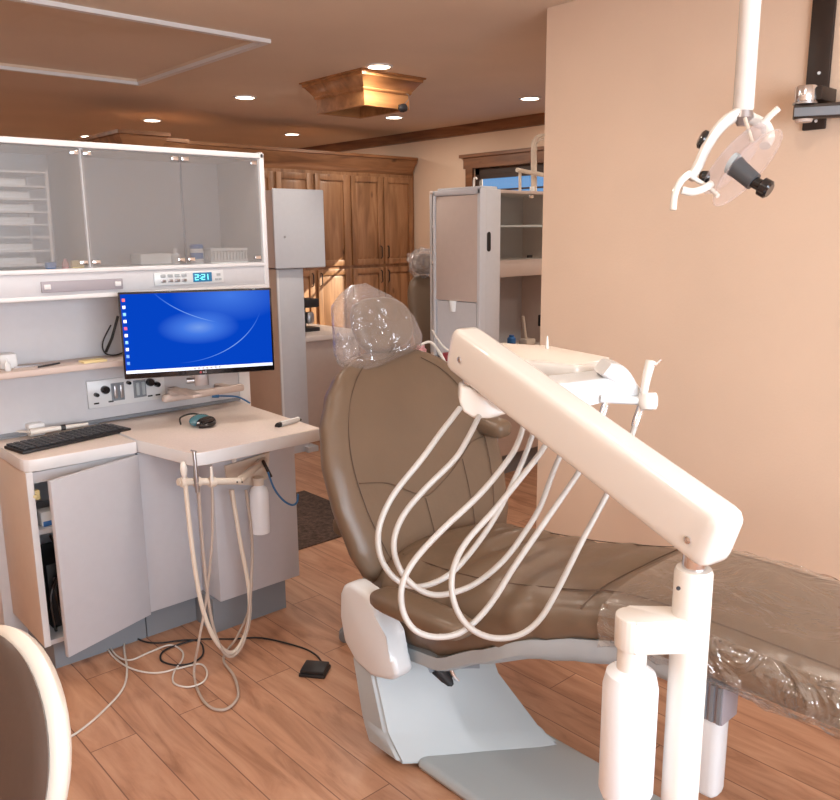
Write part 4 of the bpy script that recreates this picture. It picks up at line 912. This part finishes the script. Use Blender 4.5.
MB().tube([at(651, 363, 1.485), at(655, 365, 1.485), at(661, 360, 1.485)], .003, n=8).build('syringe_tip', M_chrome, sy)
MB().lathe([(.0045, 0), (.003, .02), (.0012, .032)], on(547, 350, 'z', tz+.037), n=12).build('tray_peg', M_white, tray)
# hoses
H = [
 ('A', [(460, 408, 1.50), (440, 434, 1.46), (421, 460, 1.43), (394, 494, 1.42), (380, 524, 1.41), (379, 550, 1.41), (388, 571, 1.41), (404, 584, 1.42), (424, 586, 1.44), (450, 574, 1.46), (474, 548, 1.49), (497, 514, 1.52), (517, 474, 1.54), (529, 445, 1.56), (540, 412, 1.58)]),
 ('B', [(479, 416, 1.50), (467, 440, 1.46), (454, 460, 1.44), (424, 490, 1.42), (403, 516, 1.41), (394, 541, 1.40), (398, 565, 1.40), (413, 585, 1.41), (437, 595, 1.42), (471, 586, 1.45), (501, 563, 1.48), (523, 535, 1.50), (540, 507, 1.52), (552, 475, 1.54), (563, 448, 1.55), (575, 415, 1.57)]),
 ('C', [(526, 415, 1.50), (519, 440, 1.46), (508, 460, 1.42), (480, 494, 1.38), (441, 531, 1.36), (414, 561, 1.35), (402, 586, 1.34), (403, 611, 1.34), (415, 630, 1.34), (437, 637, 1.35), (463, 631, 1.36), (489, 606, 1.38), (514, 567, 1.40), (540, 529, 1.43), (562, 497, 1.45), (581, 468, 1.47), (597, 432, 1.49), (606, 404, 1.50)]),
 ('D', [(565, 412, 1.54), (548, 441, 1.48), (535, 460, 1.44), (497, 507, 1.40), (467, 541, 1.38), (454, 567, 1.36), (452, 592, 1.35), (459, 614, 1.35), (473, 630, 1.35), (494, 638, 1.36), (519, 635, 1.37), (540, 619, 1.38), (559, 587, 1.40), (582, 541, 1.43), (609, 490, 1.46), (628, 446, 1.48), (641, 407, 1.50)])]
for n_, pts in H:
    h_ = MB().tube([at(*p) for p in pts], .0053, n=10, smooth=7).build('hose', M_hose, du, sharp=80)
    for i in ((-1,) if n_ in 'AB' else (-1, 0) if n_ == 'D' else (-1,)):
        e0 = at(*pts[i]); e1 = at(*pts[i-1 if i == -1 else 1]); dn = (e1-e0).normalized()
        MB().lathe([(.006, -.005), (.0075, 0), (.0075, .03), (.006, .04)], e0, dn, n=12).build('hose_ferrule', M_chrome, h_)

# ------------------------------------------------------------------ dental lamp
dl = thing('dental_lamp', at(740, 150, 1.7), 'white dental lamp with clear shield hanging from a white pole before the beige wall', 'dental lamp')
tl = 1.70
cpole = at(743, 90, tl)
MB().lathe([(.017, 0), (.021, .006), (.021, ZC-at(743, 112, tl).z)], at(743, 112, tl), n=24).build('pole', M_white, dl)
MB().lathe([(.02, 0), (.022, -.014), (.014, -.022), (.01, -.03)], at(743, 111, tl), n=20).build('swivel', M_steel, dl)
MB().tube([at(743, 112, tl), at(729, 119, tl), at(716, 132, tl), at(705, 150, tl), at(697, 168, tl), at(690, 178, tl)], lambda t: .012-.002*t, n=12, smooth=5, flat=1.4).build('yoke', M_white, dl)
MB().tube([at(743, 113, tl+.04), at(752, 119, tl+.05), at(765, 126, tl+.05), at(769, 138, tl+.04), at(765, 146, tl+.03)], .010, n=12, smooth=5, flat=1.3).build('yoke', M_white, dl)
MB().tube([at(745, 118, tl-.02), at(752, 142, tl-.03)], .004, n=8).build('yoke_wire', M_tube, dl)
# reflector / shield : disc facing down right
sc0, ax_ = at(735, 160, tl+.02), None
e1 = (at(766, 138, tl)-at(702, 196, tl)).normalized(); 
nrm = (rt*.70+up*-.52-fw*.42); nrm = (nrm-e1*nrm.dot(e1)).normalized(); e2 = nrm.cross(e1)
def dish(r_, depth, off, rim=0):
    rr = []
    for k in range(8):
        t = (k+.6)/7.6; rr.append([sc0+nrm*(off+depth*t*t)+e1*(r_*t*math.cos(2*PI*j/40)*1.0)+e2*(r_*.80*t*math.sin(2*PI*j/40)) for j in range(40)])
    return rr
M_refl = clear('reflector_glass', .02, rough=.1, dfac=.25, diff=(225, 215, 222))
MB().loft(dish(.092, .018, -.02)).build('reflector', M_refl, dl, sharp=80)
MB().loft(dish(.098, .034, .0)).build('shield', M_shield, dl, sharp=80)
MB().tube([sc0+nrm*.034+e1*.098*math.cos(a)+e2*.078*math.sin(a) for a in [2*PI*j/40 for j in range(41)]], .0022, n=6).build('shield_rim', M_shield, dl)
hp0, hp1, hp2 = at(735, 166, tl-.04), at(754, 182, tl-.06), at(763, 187, tl-.07)
MB().tube([hp0, hp0.lerp(hp1, .2), hp1], lambda t: .022-.004*t, n=16).build('lamp_housing', mat('lamp_housing_grey', (72, 74, 78), .4), dl)
MB().tube([hp1.lerp(hp0, .1), hp1, hp2], lambda t: .012, n=14).lathe([(.014, 0), (.019, .003), (.019, .018), (.014, .022)], hp2-(hp2-hp1).normalized()*.006, hp2-hp1, n=18).build('focus_knob', M_blackg, dl)
MB().tube([hp0+V((0, 0, .002)), at(731, 163, tl-.036)], .0225, n=16).build('heat_collar', M_grey, dl)
MB().lathe([(.014, -.01), (.02, -.006), (.02, .006), (.014, .01)], at(704, 140, tl+.01), rt*-1+up*.4, n=18).build('tension_knob', M_blackg, dl)
MB().lathe([(.010, -.008), (.013, -.004), (.013, .008)], at(704, 177, tl+.01), rt, n=14).build('tension_knob', M_blackg, dl)
MB().tube([at(689, 174, tl-.01), at(681, 181, tl-.02), at(675, 194, tl-.03), at(673, 210, tl-.03)], lambda t: .008-.001*t, n=12, smooth=5).build('handle', M_white, dl)
MB().tube([at(682, 190, tl-.03), at(692, 192, tl-.03), at(703, 189, tl-.02), at(711, 184, tl-.01)], .008, n=12, smooth=5).build('handle', M_white, dl)
MB().tube([at(762, 124, tl+.02), at(770, 116, tl+.01), at(779, 108, tl)], .0068, n=12, smooth=4).build('handle', M_white, dl)
MB().tube([at(689, 175, tl-.01), at(700, 182, tl), at(712, 190, tl-.01), at(718, 196, tl-.02)], .005, n=10, smooth=4).build('handle_bracket', M_white, dl)
MB().lathe([(.03, 0), (.06, -.004), (.06, -.03), (.03, -.05)], (at(743, 112, tl).x, at(743, 112, tl).y, ZC), n=24).build('ceiling_rose', M_white, dl)

# ------------------------------------------------------------------ wall bracket
wbk = thing('wall_bracket', (WX, 1.30, 2.0), 'black wall bracket with chrome pivot and arm at the upper right', 'wall bracket')
ya, yb_ = on(832, 64, 'x', WX).y, on(809, 64, 'x', WX).y
za = on(815, 130, 'x', WX).z
b = MB().box(WX-.016, WX, ya, yb_, za, 2.42, bev=.004).build('wall_plate', M_brownmetal, wbk)
for px, py in ((819, 73), (816, 121)):
    MB().lathe([(.006, 0), (.005, .003)], on(px, py, 'x', WX-.016), (-1, 0, 0), n=10).build('screw', M_paper, b)
kp_ = on(806, 92, 'x', WX-.13); kz = kp_.z
MB().lathe([(.034, -.05), (.036, -.045), (.036, .0), (.033, .004)], V((kp_.x, kp_.y, kz+.015)), n=24).build('pivot', M_chrome, wbk)
MB().box(WX-.13, WX-.01, kp_.y-.055, kp_.y+.0, kz-.03, kz+.015, bev=.003).build('pivot_arm', M_brownmetal, wbk)
MB().lathe([(.04, 0), (.04, -.006)], V((kp_.x, kp_.y, kz-.035)), n=24).build('washer', M_steel, wbk)
e0 = V((kp_.x, kp_.y, kz-.065))
mx_ = Matrix.Translation(e0) @ Matrix.Rotation(R(-62), 4, 'Z')
MB().box(-.035, .62, -.022, .022, -.024, .024, bev=.004, mx=mx_).build('arm', M_brownmetal, wbk)
MB().box(-.034, .2, -.024, -.021, -.017, .012, bev=.001, mx=mx_).build('arm_cover', M_toe, wbk)
MB().lathe([(.03, 0), (.026, -.01)], V((kp_.x, kp_.y, kz-.09)), n=20).build('end_cap', M_lamb, wbk)

# ------------------------------------------------------------------ operator stool bottom left
so_ = thing('operator_stool', (at(-15, 745, 1.5).x, at(-15, 745, 1.5).y, 0), 'brown round backed stool with cream shell at the lower left corner', 'stool')
bc0 = at(-12, 752, 1.45); nv = (V((-fw.x, -fw.y, .28))+rt*-.6).normalized(); av = V((0, 0, 1)); av = (av-nv*av.dot(nv)).normalized(); rv = av.cross(nv)
def disc(name, m, W_, H_, T0, T1, bow):
    rings = []
    for k, (sc1, tt) in enumerate(((.05, T1), (.5, T1), (.85, T1*.98+T0*.02), (.96, T1*.8+T0*.2), (1.0, (T0+T1)/2), (.97, T0*.8+T1*.2), (.85, T0), (.05, T0))):
        rings.append([bc0+rv*W_*sc1*math.cos(a)+av*H_*sc1*math.sin(a)+nv*(tt+bow*(sc1*math.cos(a))**2) for a in [2*PI*j/48 for j in range(48)]])
    return MB().loft(rings).build(name, m, so_, sharp=50)
disc('backrest_pad', mat('shaded_leather', (84, 68, 60), .35, bump=.2, bscale=14), .186, .216, .0, .022, .0)  # brown leather darkened; the pad's shade is put into its colour
disc('backrest_shell', mat('cream_shell', (226, 214, 200), .35), .190, .221, -.045, .004, .0)
sx_ = V((so_.location.x, so_.location.y, 0))-V((nv.x, nv.y, 0))*-.25
MB().tube([bc0-nv*.03-av*.1, bc0-nv*.05-av*.25, V((sx_.x, sx_.y, .40))], .014, n=10, smooth=4).build('backrest_stem', M_grey, so_)
MB().lathe([(.12, .40), (.18, .42), (.18, .46), (.15, .485)], (sx_.x, sx_.y, 0), n=30).build('seat', M_leather, so_)
b = MB().lathe([(.03, .06), (.03, .2), (.02, .2), (.02, .41)], (sx_.x, sx_.y, 0), n=16)
for k in range(5):
    a = 2*PI*k/5; b.tube([V((sx_.x, sx_.y, .09)), V((sx_.x+.24*math.cos(a), sx_.y+.24*math.sin(a), .065))], .014, n=8)
b.build('star_base', M_grey, so_)
for k in range(5):
    a = 2*PI*k/5; MB().lathe([(.02, -.02), (.027, -.015), (.027, .015), (.02, .02)], V((sx_.x+.24*math.cos(a), sx_.y+.24*math.sin(a), .027)), (math.sin(a), -math.cos(a), 0), n=16).build('castor', M_black, so_)

# ------------------------------------------------------------------ view
vs = SC.view_settings; vs.view_transform = 'Standard'; vs.look = 'None'; vs.gamma = 1; vs.use_curve_mapping = False; vs.exposure = 0.28
SC.cycles.max_bounces = 8; SC.cycles.diffuse_bounces = 5; SC.cycles.transparent_max_bounces = 12; SC.cycles.caustics_reflective = False; SC.cycles.caustics_refractive = False
SC.cycles.sample_clamp_indirect = 4
